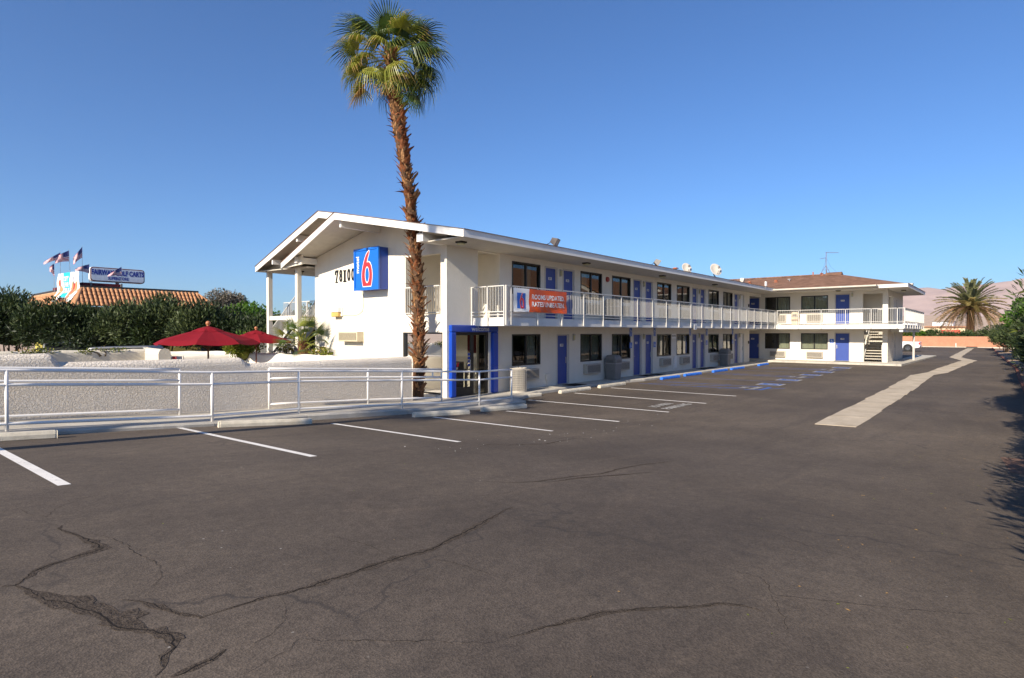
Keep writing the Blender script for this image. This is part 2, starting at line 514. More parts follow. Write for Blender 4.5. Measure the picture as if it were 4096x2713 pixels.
# ---------------------------------------------------------------- the lie of the land
FX = [(-60, 1.0), (-20, .95), (-5, .88), (0, .82), (1.47, .75), (4.22, .58), (7, .38), (9.74, .21), (12.5, .07), (15.4, 0), (20, 0), (36, .02), (44, .12), (60, .16), (300, .2)]
GX = [(-60, .0), (-5, .02), (1.5, .027), (4.2, .028), (7, .025), (9.7, .02), (12.5, .01), (15.4, 0), (300, 0)]
WX = [(-60, 1.05), (-5, .85), (1.9, .67), (5, .468), (6.7, .40), (9.9, .24), (11.6, .13), (13, .12), (200, .12)]
def li(T, x):
    if x <= T[0][0]: return T[0][1]
    for (a, b), (c, d) in zip(T, T[1:]):
        if x <= c: return b + (d - b) * (x - a) / (c - a)
    return T[-1][1]
def gz(x, y): return li(FX, x) - li(GX, x) * max(0, min(y, 12.5) - 7.17)
def wz(x): return li(WX, x)
def frange(a, b, s):
    n = max(1, int(round((b - a) / s)))
    return [a + (b - a) * i / n for i in range(n + 1)]
def sheet(name, xs, ys, zf, mat, kind='structure', parent=None):
    V = np.array([(x, y, zf(x, y)) for x in xs for y in ys]); ny = len(ys)
    F = [(i * ny + j, (i + 1) * ny + j, (i + 1) * ny + j + 1, i * ny + j + 1) for i in range(len(xs) - 1) for j in range(ny - 1)]
    return np_mesh(name, V, F, [mat], kind=kind, parent=parent)
gx = sorted(set([-9000, -4000, -1500, -600, -250, -120, -60, 110, 160, 300, 700, 1500, 3000, 5000, 9000] + frange(-40, 100, 5)))
gy = sorted(set([-9000, -4000, -1500, -600, -250, -100, 90, 150, 300, 700, 1500, 3500, 9000] + frange(-60, 60, 5)))
sheet('ground', gx, gy, lambda x, y: (gz(x, y) if abs(x) < 400 else .2) - (.22 if -40 <= x <= 100 and -1 <= y <= 60 else .03), SAND)
def lot_edge(x):            # right-hand edge of the tarmac against the hedge bed
    return li([(-40, -1.0), (30, -.76), (45, -.74), (70, .1), (90, .55), (100, .8)], x)
ax = sorted(set(frange(-30, -6, 2) + frange(-6, 24, .5) + [a for a, b in FX if -30 < a < 101] + frange(24, 100, 2)))
ay = sorted(set([-1.0] + frange(-.5, 16, .5) + [7.17, 12.5] + frange(18, 48, 5)))
V = []
for x in ax:
    for y in ay:
        yy = max(y, lot_edge(x)) if y < 1.0 else y
        V.append((x, yy, gz(x, yy)))
ny = len(ay)
F = [(i * ny + j, (i + 1) * ny + j, (i + 1) * ny + j + 1, i * ny + j + 1) for i in range(len(ax) - 1) for j in range(ny - 1)]
asph_o = np_mesh('parking_lot', V, F, [ASPH], kind='structure')

def strip(mb, pts, w, off, mi=0, step=.4, jag=0, rnd=None, zf=gz, w2=None):
    """flat ribbon that follows the ground"""
    P = []
    for (a, b) in zip(pts, pts[1:]):
        L = math.hypot(b[0] - a[0], b[1] - a[1]); n = max(1, int(L / step))
        P += [(a[0] + (b[0] - a[0]) * i / n, a[1] + (b[1] - a[1]) * i / n) for i in range(n)]
    P.append(pts[-1]); vs = []
    for i, p in enumerate(P):
        q0 = P[max(0, i - 1)]; q1 = P[min(len(P) - 1, i + 1)]
        dx, dy = q1[0] - q0[0], q1[1] - q0[1]; L = math.hypot(dx, dy) or 1
        nx, ny_ = -dy / L, dx / L
        ww = w if w2 is None else w + (w2 - w) * i / (len(P) - 1)
        jx = jy = 0
        if jag:
            ww = w * rnd.uniform(.35, 1.3) * (min(1, 3.0 * min(i, len(P) - 1 - i) / len(P) + .15)); jx, jy = rnd.uniform(-jag, jag), rnd.uniform(-jag, jag)
        for sgn in (-.5, .5):
            x, y = p[0] + jx + nx * ww * sgn, p[1] + jy + ny_ * ww * sgn
            vs.append((x, y, zf(x, y) + off))
    mb.add(vs, [(2 * i, 2 * i + 2, 2 * i + 3, 2 * i + 1) for i in range(len(P) - 1)], mi)
def gpoly(mb, poly, off, mi=0):
    mb.add([(x, y, gz(x, y) + off) for x, y in poly], [tuple(range(len(poly)))], mi)

# cracks in the tarmac (dark open joints with a paler crumbled lip)
CRACKS = [
  (0.03, [(0.61, 4.49), (0.67, 4.45), (0.72, 4.53), (0.79, 4.63), (0.88, 4.72), (0.97, 4.75), (1.07, 4.79), (1.2, 4.84), (1.18, 5.13), (1.14, 5.34), (1.09, 5.57), (1.14, 5.64)]),
  (0.03, [(0.67, 4.45), (0.72, 4.27), (0.74, 4.09), (0.81, 3.99), (0.85, 3.83), (0.9, 3.7), (0.91, 3.55), (0.93, 3.44), (0.98, 3.35), (1.04, 3.28), (1.07, 3.16), (1.04, 3.04), (0.97, 2.99), (0.94, 2.87), (0.89, 2.82)]),
  (0.035, [(0.94, 2.77), (1.04, 2.78), (1.12, 2.8), (1.2, 2.84)]),
  (0.02, [(1.05, 3.8), (1.11, 3.7), (1.14, 3.57), (1.19, 3.41), (1.24, 3.3), (1.25, 3.27)]),
  (0.035, [(1.25, 3.27), (1.34, 3.28), (1.45, 3.27), (1.58, 3.28), (1.72, 3.24), (1.9, 3.24), (2.18, 3.25), (2.42, 3.27), (2.65, 3.26), (2.88, 3.24), (3.2, 3.34), (3.54, 3.42), (3.8, 3.51), (4.17, 3.62), (4.28, 3.64)]),
  (0.012, [(1.12, 3.73), (1.21, 3.83), (1.25, 3.93), (1.32, 4.0), (1.37, 4.3), (1.33, 4.53), (1.34, 4.77), (1.31, 5.07), (1.22, 5.3), (1.18, 5.56)]),
  (0.01, [(1.69, 3.21), (1.61, 3.02), (1.53, 2.91), (1.4, 2.82), (1.33, 2.81), (1.26, 2.85), (1.27, 2.88)]),
  (0.012, [(1.13, 2.57), (1.25, 2.59), (1.41, 2.62), (1.5, 2.69), (1.56, 2.59), (1.63, 2.53), (1.8, 2.35), (1.95, 2.2), (2.12, 2.0), (2.19, 1.97), (2.27, 1.93)]),
  (0.02, [(2.27, 1.94), (2.41, 1.9), (2.63, 1.83), (2.87, 1.75), (3.04, 1.64), (3.22, 1.51), (3.36, 1.39), (3.51, 1.3), (3.59, 1.2), (3.58, 1.07)]),
  (0.012, [(4.16, 1.86), (4.18, 1.68), (4.16, 1.48), (4.15, 1.27), (4.09, 1.2), (3.91, 1.12), (3.96, 1.0), (4.09, 0.78), (4.21, 0.56), (4.34, 0.35), (4.54, 0.09), (4.67, -0.13)]),
  (0.01, [(5.46, 1.95), (5.44, 1.56), (5.22, 1.15), (5.16, 0.83), (5.04, 0.54)]),
  (0.012, [(2.74, 3.12), (2.81, 2.93), (2.82, 2.73), (2.84, 2.55)]),
  (0.01, [(2.51, 4.04), (2.59, 3.64), (2.58, 3.42), (2.63, 3.25)]),
  (0.01, [(4.01, 3.41), (4.13, 3.13), (4.27, 2.87), (4.22, 2.61), (4.23, 2.33), (4.11, 2.07)]),
  (0.012, [(3.91, 1.12), (3.78, 1.06), (3.62, 0.97), (3.38, 0.87)]),
  (0.01, [(0.98, 6.57), (1.02, 6.21), (1.11, 5.99), (1.2, 6.22), (1.34, 6.38), (1.53, 6.52), (1.93, 6.54)]),
  (0.02, [(6.88, 6.56), (7.3, 6.69), (7.42, 6.44), (7.74, 6.31), (8.12, 6.13), (8.71, 6.19), (9.43, 6.22)]),
  (0.02, [(4.93, 4.66), (5.18, 4.38), (5.49, 4.24), (6.12, 4.15), (6.58, 4.02), (7.06, 4.06), (7.65, 4.02), (8.18, 3.88), (8.48, 3.85)]),
  (0.02, [(5.46, 4.22), (5.68, 4.1), (6.05, 4.06), (6.43, 3.93), (6.84, 3.78), (7.3, 3.65)])]

CRK = M('crack_dark', (.022, .019, .017), .95, .1)
LIP = M('crack_crumble', (.082, .065, .052), .95, .1, var=.35, vs=30, bs=.9, bscale=60, bdist=.02)
rnd = random.Random(5)
for w, pl in CRACKS:
    if w >= .02:
        mb = MB(); strip(mb, pl, w * 2.6, .0015, jag=.012, rnd=rnd, step=.06)
        mb.build('crack_lip', LIP, asph_o)
    mb = MB(); strip(mb, pl, w * .30, .003, jag=.012, rnd=rnd, step=.04)
    mb.build('crack', CRK, asph_o)
# crumbled area and patches
mb = MB(); strip(mb, [(.72, 4.3), (.85, 3.95), (.95, 3.6), (1.0, 3.35), (1.1, 3.1)], .16, .002, jag=.03, rnd=rnd, step=.05)
mb.build('crumbled_patch', LIP, asph_o)
PATR = M('patch_red', (.19, .115, .085), .95, .1, var=.3, vs=14, bs=.4)
PATB = M('stain_brown', (.105, .088, .072), .95, .1, var=.25, vs=10, bs=.4)
OILM = M('stain_oil', (.066, .057, .053), .8, .25, var=.25, vs=8, bs=.4)
def blob(cx, cy, rx, ry, rot, mat, name, seed, off=.0025):
    rr = random.Random(seed); n = 28; pts = []
    for i in range(n):
        t = 2 * math.pi * i / n; k = rr.uniform(.72, 1.12)
        x, y = rx * k * math.cos(t), ry * k * math.sin(t)
        pts.append((cx + x * math.cos(rot) - y * math.sin(rot), cy + x * math.sin(rot) + y * math.cos(rot)))
    mb = MB(); c = (cx, cy, gz(cx, cy) + off)
    mb.add([c] + [(x, y, gz(x, y) + off) for x, y in pts], [(0, 1 + i, 1 + (i + 1) % n) for i in range(n)])
    return mb.build(name, mat, asph_o)
mb = MB(); gpoly(mb, [(13.55, -.02), (13.6, -.40), (11.7, -.42), (11.86, -.14), (12.6, -.10)], .0025)
mb.build('faded_red_patch', PATR, asph_o)
# specks: fallen leaves, gum and chips of paint, too many to count
rr = random.Random(11); mb = MB()
def speck(x, y, s, mi):
    t = rr.uniform(0, math.pi); a = s * rr.uniform(.8, 2.6); b = s * .5
    ux, uy = math.cos(t), math.sin(t); z = gz(x, y) + .005
    mb.add([(x - ux * a, y - uy * a, z), (x + uy * b, y - ux * b, z + s * .4), (x + ux * a, y + uy * a, z), (x - uy * b, y + ux * b, z)], [(0, 1, 2, 3)], mi)
for i in range(90):
    x = rr.uniform(3, 16); y = rr.uniform(-.2, 1.3) ** 1.0; speck(x, y, rr.uniform(.004, .009), rr.choice([0, 0, 1, 1]))
for i in range(70):
    x = rr.uniform(1, 30); y = rr.uniform(.3, 7.5); speck(x, y, rr.uniform(.003, .008), rr.choice([0, 1, 1, 0]))
for i in range(45):
    t = rr.random(); x = 5.6 + 8.5 * t + rr.gauss(0, .5); y = 6.9 - .3 * math.sin(t * 3) + rr.gauss(0, .25); speck(x, y, rr.uniform(.004, .010), 2)
mb.build('litter', [DRYL, CIT, WHITE], None, kind='stuff')
tag(bpy.data.objects['litter'], 'small fallen leaves and pale chips scattered over the dark tarmac', 'litter')
# ---------------------------------------------------------------- painted markings
def stall_line(x0, y0, x1, y1, w, mat, name, label=None):
    mb = MB(); strip(mb, [(x0, y0), (x1, y1)], w, .0045, step=.5)
    return mb.build(name, mat, asph_o, label=label)
for x0, y0, x1, y1 in [(1.42, 11.3, 1.47, 7.19), (4.27, 12.2, 4.24, 7.2), (7.05, 11.2, 7.0, 7.16), (9.78, 10.95, 9.72, 7.15),
                       (12.33, 10.7, 12.56, 7.19), (15.06, 12.1, 15.39, 7.2), (17.9, 12.15, 18.05, 7.17), (20.55, 12.15, 20.8, 7.17)]:
    stall_line(x0, y0, x1, y1, .11, LINEW, 'stall_line')
stall_line(41.2, 12.3, 41.6, 7.0, .09, LINEF, 'stall_line')
for x0, x1 in [(23.1, 23.58), (24.80, 24.95), (27.64, 27.87), (30.75, 31.1), (31.75, 31.95), (34.63, 35.2), (37.2, 37.6), (38.55, 38.7)]:
    stall_line(x0, 12.2, x1, 7.15, .08, LINEB, 'stall_line', 'worn blue stall line')
for xa, xb in [(23.2, 24.9), (30.9, 31.85), (37.4, 38.6)]:
    for k in range(5):
        y = 11.9 - k * 1.05
        mb = MB(); strip(mb, [(xa + .05, y), (xb, y - (xb - xa) * .62)], .09, .0042, step=.5)
        mb.build('hatch_line', LINEB, asph_o)
mb = MB(); strip(mb, [(23.58, 7.2), (24.9, 7.2)], .16, .0048); mb.build('hatch_line', LINEB, asph_o)
def wheelchair(mb, cx, cy, s, zf, up=(0, 1), rt=(1, 0), mi=0):
    """the access symbol drawn as flat strips in a square of side s; zf maps (a,b) to a point"""
    def st(p, w):
        for (a, b) in zip(p, p[1:]):
            dx, dy = b[0] - a[0], b[1] - a[1]; L = math.hypot(dx, dy) or 1; nx, ny = -dy / L * w / 2, dx / L * w / 2
            mb.add([zf(cx + (q[0] + sx * nx) * s, cy + (q[1] + sx * ny) * s) for q, sx in ((a, -1), (b, -1), (b, 1), (a, 1))], [(0, 1, 2, 3)], mi)
    n = 14
    st([(-.02 + .24 * math.cos(t), -.14 + .24 * math.sin(t)) for t in [R(115) + R(255) * i / n for i in range(n + 1)]], .075)
    st([(-.10, .26), (-.07, -.04), (.16, -.04), (.26, -.30), (.34, -.27)], .085)
    st([(-.09, .12), (.12, .12)], .06)
    c = (-.12, .37)
    mb.add([zf(cx + c[0] * s, cy + c[1] * s)] + [zf(cx + (c[0] + .075 * math.cos(2 * math.pi * i / 10)) * s, cy + (c[1] + .075 * math.sin(2 * math.pi * i / 10)) * s) for i in range(10)],
           [(0, 1 + i, 1 + (i + 1) % 10) for i in range(10)], mi)
for cx, cy in [(26.35, 7.6), (29.25, 7.62), (33.35, 7.6), (36.2, 7.6), (40.2, 7.45)]:
    s = 1.0
    mb = MB(); gpoly(mb, [(cx - .5, cy - .5), (cx + .5, cy - .5), (cx + .5, cy + .5), (cx - .5, cy + .5)], .0045)
    o = mb.build('access_symbol_border', LINEF, asph_o)
    mb = MB(); gpoly(mb, [(cx - .42, cy - .42), (cx + .42, cy - .42), (cx + .42, cy + .42), (cx - .42, cy + .42)], .0085)
    mb.build('access_symbol_field', LINEB, asph_o)
    mb = MB(); wheelchair(mb, cx, cy, .8, lambda a, b: (a, b, gz(a, b) + .0125))
    mb.build('access_symbol', LINEF, asph_o)
def ground_text(s, x, y, size, name='painted_words'):
    mb = MB(); put_text(mb, s, size, lambda a, b: (x + a, y + b, gz(x, y) + .009 + .004 * 0), bold=.012)
    return mb.build(name, LINEF, asph_o)
ground_text('10 MIN', 16.65, 8.05, .42)
ground_text('PARKING', 16.75, 7.55, .40)
for x in (24.2, 31.35, 38.05):
    ground_text('NO', x, 8.0, .38); ground_text('PARKING', x, 7.55, .30)

# concrete drainage gutter zigzagging down the drive, cast in bays
gut_a = [(15.75, 3.48), (28.2, 3.48), (36.5, 3.52), (39.2, 3.02), (54.3, 2.15), (60.9, 3.24), (94.9, 3.22)]
gut_b = [(15.89, 2.61), (29.0, 2.60), (37.2, 2.66), (39.5, 2.12), (55.0, 1.32), (61.1, 2.50), (95.4, 2.56)]
grr = random.Random(14)
gut = bpy.data.objects.new('drainage_gutter', None); COL.objects.link(gut); gut.location = (15.8, 3, 0); gut['kind'] = 'structure'
for (a, b, c, d) in zip(gut_a, gut_a[1:], gut_b, gut_b[1:]):
    n = max(1, int((b[0] - a[0]) / 1.6))
    for i in range(n):
        P = []
        for t0, t1 in ((i / n, (i + 1) / n),):
            g = .012 / max(.5, math.hypot(b[0] - a[0], b[1] - a[1])) 
            la = lambda p, q, t: (p[0] + (q[0] - p[0]) * t, p[1] + (q[1] - p[1]) * t)
            P = [la(a, b, t0), la(a, b, t1 - g), la(c, d, t1 - g), la(c, d, t0)]; P = [(x + grr.uniform(-.02, .02) * 0, y + grr.uniform(-.045, .045)) for x, y in P]
        mb = MB(); mb.prism([(x, y, gz(x, y) - .08) for x, y in P], (0, 0, .092 + .002 * (i % 2)))
        mb.build('gutter_slab', GUTM, gut)

# ---------------------------------------------------------------- sidewalk with access ramp, kerbs
kerb = [(-10, 12.2), (-2, 12.2), (1.8, 12.18), (4.9, 12.05), (7, 12.15), (9.8, 11.98), (12.2, 11.5), (14.2, 11.5), (14.55, 12.15), (16.7, 12.95), (22.4, 12.95), (24.4, 12.62), (30, 12.56), (38, 12.52), (43.9, 12.45)]
def ky(x): return li(kerb, x)
side = bpy.data.objects.new('sidewalk', None); COL.objects.link(side); side.location = (13, 13, .1); side['kind'] = 'structure'
def slab_piece(x0, x1, g=.006):
    xs = [x0 + g] + [k[0] for k in kerb if x0 + g < k[0] < x1 - g] + [x1 - g]
    mb = MB()
    top = lambda x, y: (x, y, wz(x))
    for a, b in zip(xs, xs[1:]):
        pa, pb = (a, ky(a) + .16), (b, ky(b) + .16)
        mb.add([(a, pa[1], wz(a)), (b, pb[1], wz(b)), (b, 14.6, wz(b)), (a, 14.6, wz(a)),
                (a, pa[1], wz(a) - .3), (b, pb[1], wz(b) - .3)], [(0, 1, 2, 3), (4, 5, 1, 0)])
    a, b = xs[0], xs[-1]
    mb.add([(a, ky(a) + .16, wz(a)), (a, 14.6, wz(a)), (a, 14.6, wz(a) - .3), (a, ky(a) + .16, wz(a) - .3)], [(0, 1, 2, 3)])
    mb.add([(b, ky(b) + .16, wz(b)), (b, 14.6, wz(b)), (b, 14.6, wz(b) - .3), (b, ky(b) + .16, wz(b) - .3)], [(3, 2, 1, 0)])
    mb.build('paving_slab', CONC, side)
xs = [-10, -7, -4, -1.5, .3, 2.1, 3.9, 5.7, 7.5, 9.3, 11.1, 12.9] + [14.3 + 1.85 * i for i in range(17)]
xs[-1] = 43.9
for a, b in zip(xs, xs[1:]): slab_piece(a, b)
def kerb_piece(a, b):
    g = .004; mb = MB()
    n = max(1, int((b[0] - a[0]) / .6))
    L = math.hypot(b[0] - a[0], b[1] - a[1]); nx, ny = -(b[1] - a[1]) / L, (b[0] - a[0]) / L
    prof = [(0.0, -.35), (0.0, -.03), (.03, 0.002), (.156, 0.002), (.156, -.35)]
    rings = []
    for i in range(n + 1):
        t = i / n; x = a[0] + (b[0] - a[0]) * t + (g if i == 0 else (-g if i == n else 0)); y = a[1] + (b[1] - a[1]) * t
        rings.append([(x + nx * p, y + ny * p, wz(x) + z) for p, z in prof])
    vs = [v for r in rings for v in r]; m = len(prof)
    fs = [(i * m + j, (i + 1) * m + j, (i + 1) * m + j + 1, i * m + j + 1) for i in range(n) for j in range(m - 1)] + [tuple(range(m - 1, -1, -1)), tuple(range(n * m, n * m + m))]
    mb.add(vs, fs); mb.build('kerb', CURBM, side)
kk = [k for k in kerb]
full = []
for a, b in zip(kk, kk[1:]):
    n = max(1, int(round((b[0] - a[0]) / 2.4)))
    for i in range(n):
        kerb_piece((a[0] + (b[0] - a[0]) * i / n, a[1] + (b[1] - a[1]) * i / n), (a[0] + (b[0] - a[0]) * (i + 1) / n, a[1] + (b[1] - a[1]) * (i + 1) / n))
# walk in front of and past the far wing
mb = MB(); mb.box(43.9, 45.6, 5.72, 14.6, 0, .25); mb.build('paving_slab', CONC, side, bevel=.01)
mb = MB(); mb.prism([(43.9, 4.75, 0), (62, 4.2, 0), (62, 5.715, 0), (43.9, 5.715, 0)], (0, 0, .25)); mb.build('paving_slab', CONC, side, bevel=.01)
mb = MB()
for y in np.arange(5.0, 13.0, 2.0): mb.box(43.72, 43.895, y, min(y + 1.99, 12.9), -.1, .252)
mb.build('kerb', CURBM, side)
mb = MB(); mb.box(43.72, 43.9, 4.75, 4.99, -.1, .252); mb.build('kerb', CURBM, side)

# ---------------------------------------------------------------- wheel stops
def stop_mesh(mb, L):
    prof = [(-.075, 0), (-.075, .07), (-.045, .125), (.045, .125), (.075, .07), (.075, 0)]
    rr = random.Random(int(L * 100)); rings = []
    for i, x in enumerate([-L / 2, -L / 2 + .03, -L / 4, 0, L / 4, L / 2 - .03, L / 2]):
        k = .88 if i in (0, 6) else 1
        rings.append([(x, y * k + rr.uniform(-.003, .003), z * (k if z > 0 else 1)) for y, z in prof])
    m = len(prof); vs = [v for r in rings for v in r]
    fs = [(i * m + j, (i + 1) * m + j, (i + 1) * m + (j + 1) % m, i * m + (j + 1) % m) for i in range(6) for j in range(m)]
    fs += [tuple(range(m - 1, -1, -1)), tuple(range(6 * m, 7 * m))]
    mb.add(vs, [f[::-1] for f in fs])
def wheel_stop(x0, y0, x1, y1, mat, label, group):
    L = math.hypot(x1 - x0, y1 - y0); cx, cy = (x0 + x1) / 2, (y0 + y1) / 2 + .05
    mb = MB(); stop_mesh(mb, L)
    o = mb.build('wheel_stop', mat, None, bevel=.008)
    ang = math.atan2(y1 - y0, x1 - x0); dz = gz(x1, y1) - gz(x0, y0)
    o.location = (cx, cy, gz(cx, cy) + .002); o.rotation_euler = (0, -math.atan2(dz, L), ang)
    tag(o, label, 'wheel stop', group)
g1 = 'weathered concrete wheel stops along the ramp and walkway'; g2 = 'blue painted wheel stops of the accessible stalls'
wheel_stop(.75, 11.75, 2.29, 11.61, STOPM, 'pale chipped wheel stop cut off by the left edge, below the ramp railing', g1)
wheel_stop(4.85, 11.70, 6.65, 11.36, STOPM, 'longest pale wheel stop, below the bend of the ramp railing', g1)
wheel_stop(9.38, 11.20, 10.98, 10.84, STOPM, 'worn wheel stop with dark end in front of the palm trunk', g1)
wheel_stop(11.70, 11.02, 13.37, 10.80, STOPM, 'worn wheel stop right at the end of the ramp below the welcome doorway', g1)
wheel_stop(14.62, 12.62, 16.31, 12.50, STOPM, 'pale wheel stop beside the wire mesh ash can, just past the ramp', g1)
wheel_stop(17.42, 12.43, 19.35, 12.37, STOPM, 'pale wheel stop in front of the blue door numbered 100', g1)
wheel_stop(20.15, 12.42, 22.15, 12.38, STOPM, 'pale wheel stop in front of the first grey trash can, last before the blue ones', g1)
for i, (a, b, c, d) in enumerate([(25.55, 12.3, 27.35, 12.22), (28.22, 12.3, 30.08, 12.22), (31.85, 12.22, 33.8, 12.16), (34.65, 12.2, 36.5, 12.1), (39.1, 12.0, 40.7, 11.9)]):
    wheel_stop(a, b, c, d, STOPB, ['blue wheel stop nearest the viewer, next to the first blue hatching', 'second blue wheel stop, in front of the doors 103 and 104 side by side',
        'third blue wheel stop, middle one of the blue row', 'fourth blue wheel stop, in front of the far grey trash can', 'farthest blue wheel stop, alone beside the corner of the wing'][i], g2)

# ---------------------------------------------------------------- ramp railings
def railing(name, label, posts, ends, mids=(1.0, .76, .12), r=.028, hook=None):
    t = thing(name, label, 'handrail', (posts[0][0], posts[0][1], wz(posts[0][0])), 'white pipe handrails of the access ramp')
    for x, y in posts:
        mb = MB(); mb.path([(x, y, wz(x) - .05), (x, y, wz(x) + .5), (x, y, wz(x) + 1.0)], r, 10)
        mb.build('post', METALW, t, smooth=True)
    for h in mids:
        P = [(x, y, wz(x) + h) for x, y in ends]
        Q = []
        for a, b in zip(P, P[1:]):
            n = max(1, int(abs(b[0] - a[0]) / .6)); Q += [tuple(a[k] + (b[k] - a[k]) * i / n for k in range(3)) for i in range(n)]
        Q.append(P[-1])
        mb = MB(); mb.path(Q, r * .95, 10); mb.build('rail', METALW, t, smooth=True)
    if hook:
        mb = MB(); mb.path(hook, r * .95, 8); mb.build('rail_end', METALW, t, smooth=True)
    return t
op = [(-1.4, 12.33), (1.78, 12.38), (4.92, 12.2), (6.94, 12.42), (9.75, 12.16), (12.26, 11.70), (13.68, 11.66)]
railing('ramp_handrail', 'long white three-rail pipe handrail along the outer edge of the ramp', op, op)
railing('ramp_handrail', 'white handrail against the stucco wall at far left, ending before the bend', [(-1.4, 13.75), (1.2, 13.75), (4.84, 13.68)], [(-1.4, 13.75), (1.2, 13.75), (4.84, 13.68)])
railing('ramp_handrail', 'white inner handrail running in front of the palm trunk and ending at the building corner', [(6.91, 13.78), (9.78, 13.72), (12.23, 13.3)], [(6.91, 13.78), (9.78, 13.72), (12.23, 13.3)],
        hook=[(12.23, 13.3, wz(12.2) + .76), (11.95, 13.34, wz(12) + .76), (11.9, 13.35, wz(12) + .80), (11.9, 13.35, wz(12) + 1.0)])

# ---------------------------------------------------------------- sculpted stucco garden walls
def soft_wall(mb, pts, zt, th=.28, z0=-.2, seg=.5, seed=1, wob=.02):
    """a wall along pts with a rounded, slightly wavy top; zt may be a function of distance"""
    rr = random.Random(seed); P = []
    for a, b in zip(pts, pts[1:]):
        L = math.hypot(b[0] - a[0], b[1] - a[1]); n = max(1, int(L / seg))
        P += [(a[0] + (b[0] - a[0]) * i / n, a[1] + (b[1] - a[1]) * i / n) for i in range(n)]
    P.append(pts[-1]); rings = []
    for i, p in enumerate(P):
        q0 = P[max(0, i - 1)]; q1 = P[min(len(P) - 1, i + 1)]
        dx, dy = q1[0] - q0[0], q1[1] - q0[1]; L = math.hypot(dx, dy); nx, ny = -dy / L, dx / L
        z = (zt(p[0], p[1]) if callable(zt) else zt) + rr.uniform(-wob, wob)
        k = 1.0
        h = th / 2; prof = [(-h, z0), (-h, z - h * 1.05), (-h * .92, z - h * .62), (-h * .66, z - h * .22), (0, z), (h * .66, z - h * .22), (h * .92, z - h * .62), (h, z - h * 1.05), (h, z0)]
        rings.append([(p[0] + nx * a, p[1] + ny * a, b) for a, b in prof])
    m = 9; vs = [v for r in rings for v in r]; n = len(rings)
    fs = [(i * m + j, (i + 1) * m + j, (i + 1) * m + j + 1, i * m + j + 1) for i in range(n - 1) for j in range(m - 1)]
    fs += [tuple(range(m - 1, -1, -1)), tuple(range((n - 1) * m, n * m))]
    mb.add(vs, fs)
def step_top(x, y):
    t1 = min(1, max(0, (x - 2.66) / .16)); t2 = min(1, max(0, (x - 6.36) / .18))
    return 1.88 - .18 * t1 * t1 * (3 - 2 * t1) - .008 * max(0, min(x, 6.4) - 2.8) - .145 * t2 * t2 * (3 - 2 * t2)
pts_ = [(-14, 14.16)] + [(x, 14.16) for x in (-9, -4, 0, 2.0, 2.6, 2.68, 2.74, 2.80, 2.88, 4.5, 6.2, 6.34, 6.42, 6.48, 6.56, 9, 11.64)]
mb = MB(); soft_wall(mb, pts_, step_top, .32, seed=2, wob=.008)
o = mb.build('stucco_wall', STUCCO_R, None, bevel=.03, seg=2); tag(o, 'long rough stucco garden wall stepping down twice behind the ramp handrails, ending at the palm', 'wall', 'low stucco walls round the front courtyard')
mb = MB(); soft_wall(mb, [(-12, 24.0), (7.45, 24.0)], 1.67, .3, seed=5, z0=0)
soft_wall(mb, [(7.45, 24.1), (7.45, 22.4)], 1.70, .34, seed=6, z0=0)
o = mb.build('stucco_wall', STUCCO_T, None, bevel=.03, seg=2); tag(o, 'tan stucco wall behind the courtyard with green vine sprigs on top', 'wall', 'low stucco walls round the front courtyard')
mb = MB(); soft_wall(mb, [(9.4, 28.6), (11.2, 27.2), (11.4, 25.5), (11.55, 22.6), (11.6, 18.5), (11.6, 15.4)], 1.44, .28, seed=7, z0=0)
o = mb.build('stucco_wall', STUCCO, None, bevel=.03, seg=2); tag(o, 'sunlit smooth white stucco wall curving across the courtyard to the gable', 'wall', 'low stucco walls round the front courtyard')
mb = MB(); soft_wall(mb, [(8.6, 24.0), (10.2, 23.6)], 1.40, .2, seed=8, z0=0)
o = mb.build('stucco_wall', STUCCO, None, bevel=.02, seg=2); tag(o, 'short sunlit white wall under the tips of the two red umbrellas', 'wall', 'low stucco walls round the front courtyard')
mb = MB(); mb.box(-14, 12.9, 14.32, 23.8, .12, .2)
mb.build('courtyard_floor', CONC, None, kind='structure')

# ---------------------------------------------------------------- THE MOTEL
XG = 12.97; YF = 13.85; ZF2 = 2.82; XW = 45.5
FL = Fr('L', YF); FG = Fr('G', XG); FW = Fr('G', XW)
motel = thing('motel_building', 'long two-storey white stucco motel with gallery, blue doors and shallow gable roof', 'building', (13.2, 14.2, .12))
def wall(fr, us, zs, th, openings, name, mat, bottom=None):
    """a wall of thickness th with rectangular holes; only real faces are made"""
    U = sorted(set(us + [a for o in openings for a in o[:2]])); Z = sorted(set(zs + [a for o in openings for a in o[2:]]))
    solid = [[not any(o[0] <= (U[i] + U[i + 1]) / 2 <= o[1] and o[2] <= (Z[j] + Z[j + 1]) / 2 <= o[3] for o in openings) for j in range(len(Z) - 1)] for i in range(len(U) - 1)]
    mb = MB(); q = fr.p
    nu, nz = len(U) - 1, len(Z) - 1
    for i in range(nu):
        for j in range(nz):
            if not solid[i][j]: continue
            a, b, c, d = U[i], U[i + 1], Z[j], Z[j + 1]
            mb.quad(q(a, c, 0), q(b, c, 0), q(b, d, 0), q(a, d, 0)); mb.quad(q(a, c, -th), q(b, c, -th), q(b, d, -th), q(a, d, -th))
            for di, dj, e in ((-1, 0, (a, c, a, d)), (1, 0, (b, c, b, d)), (0, -1, (a, c, b, c)), (0, 1, (a, d, b, d))):
                ii, jj = i + di, j + dj
                if not (0 <= ii < nu and 0 <= jj < nz) or not solid[ii][jj]:
                    mb.quad(q(e[0], e[1], 0), q(e[2], e[3], 0), q(e[2], e[3], -th), q(e[0], e[1], -th))
    return mb.build(name, mat, motel)
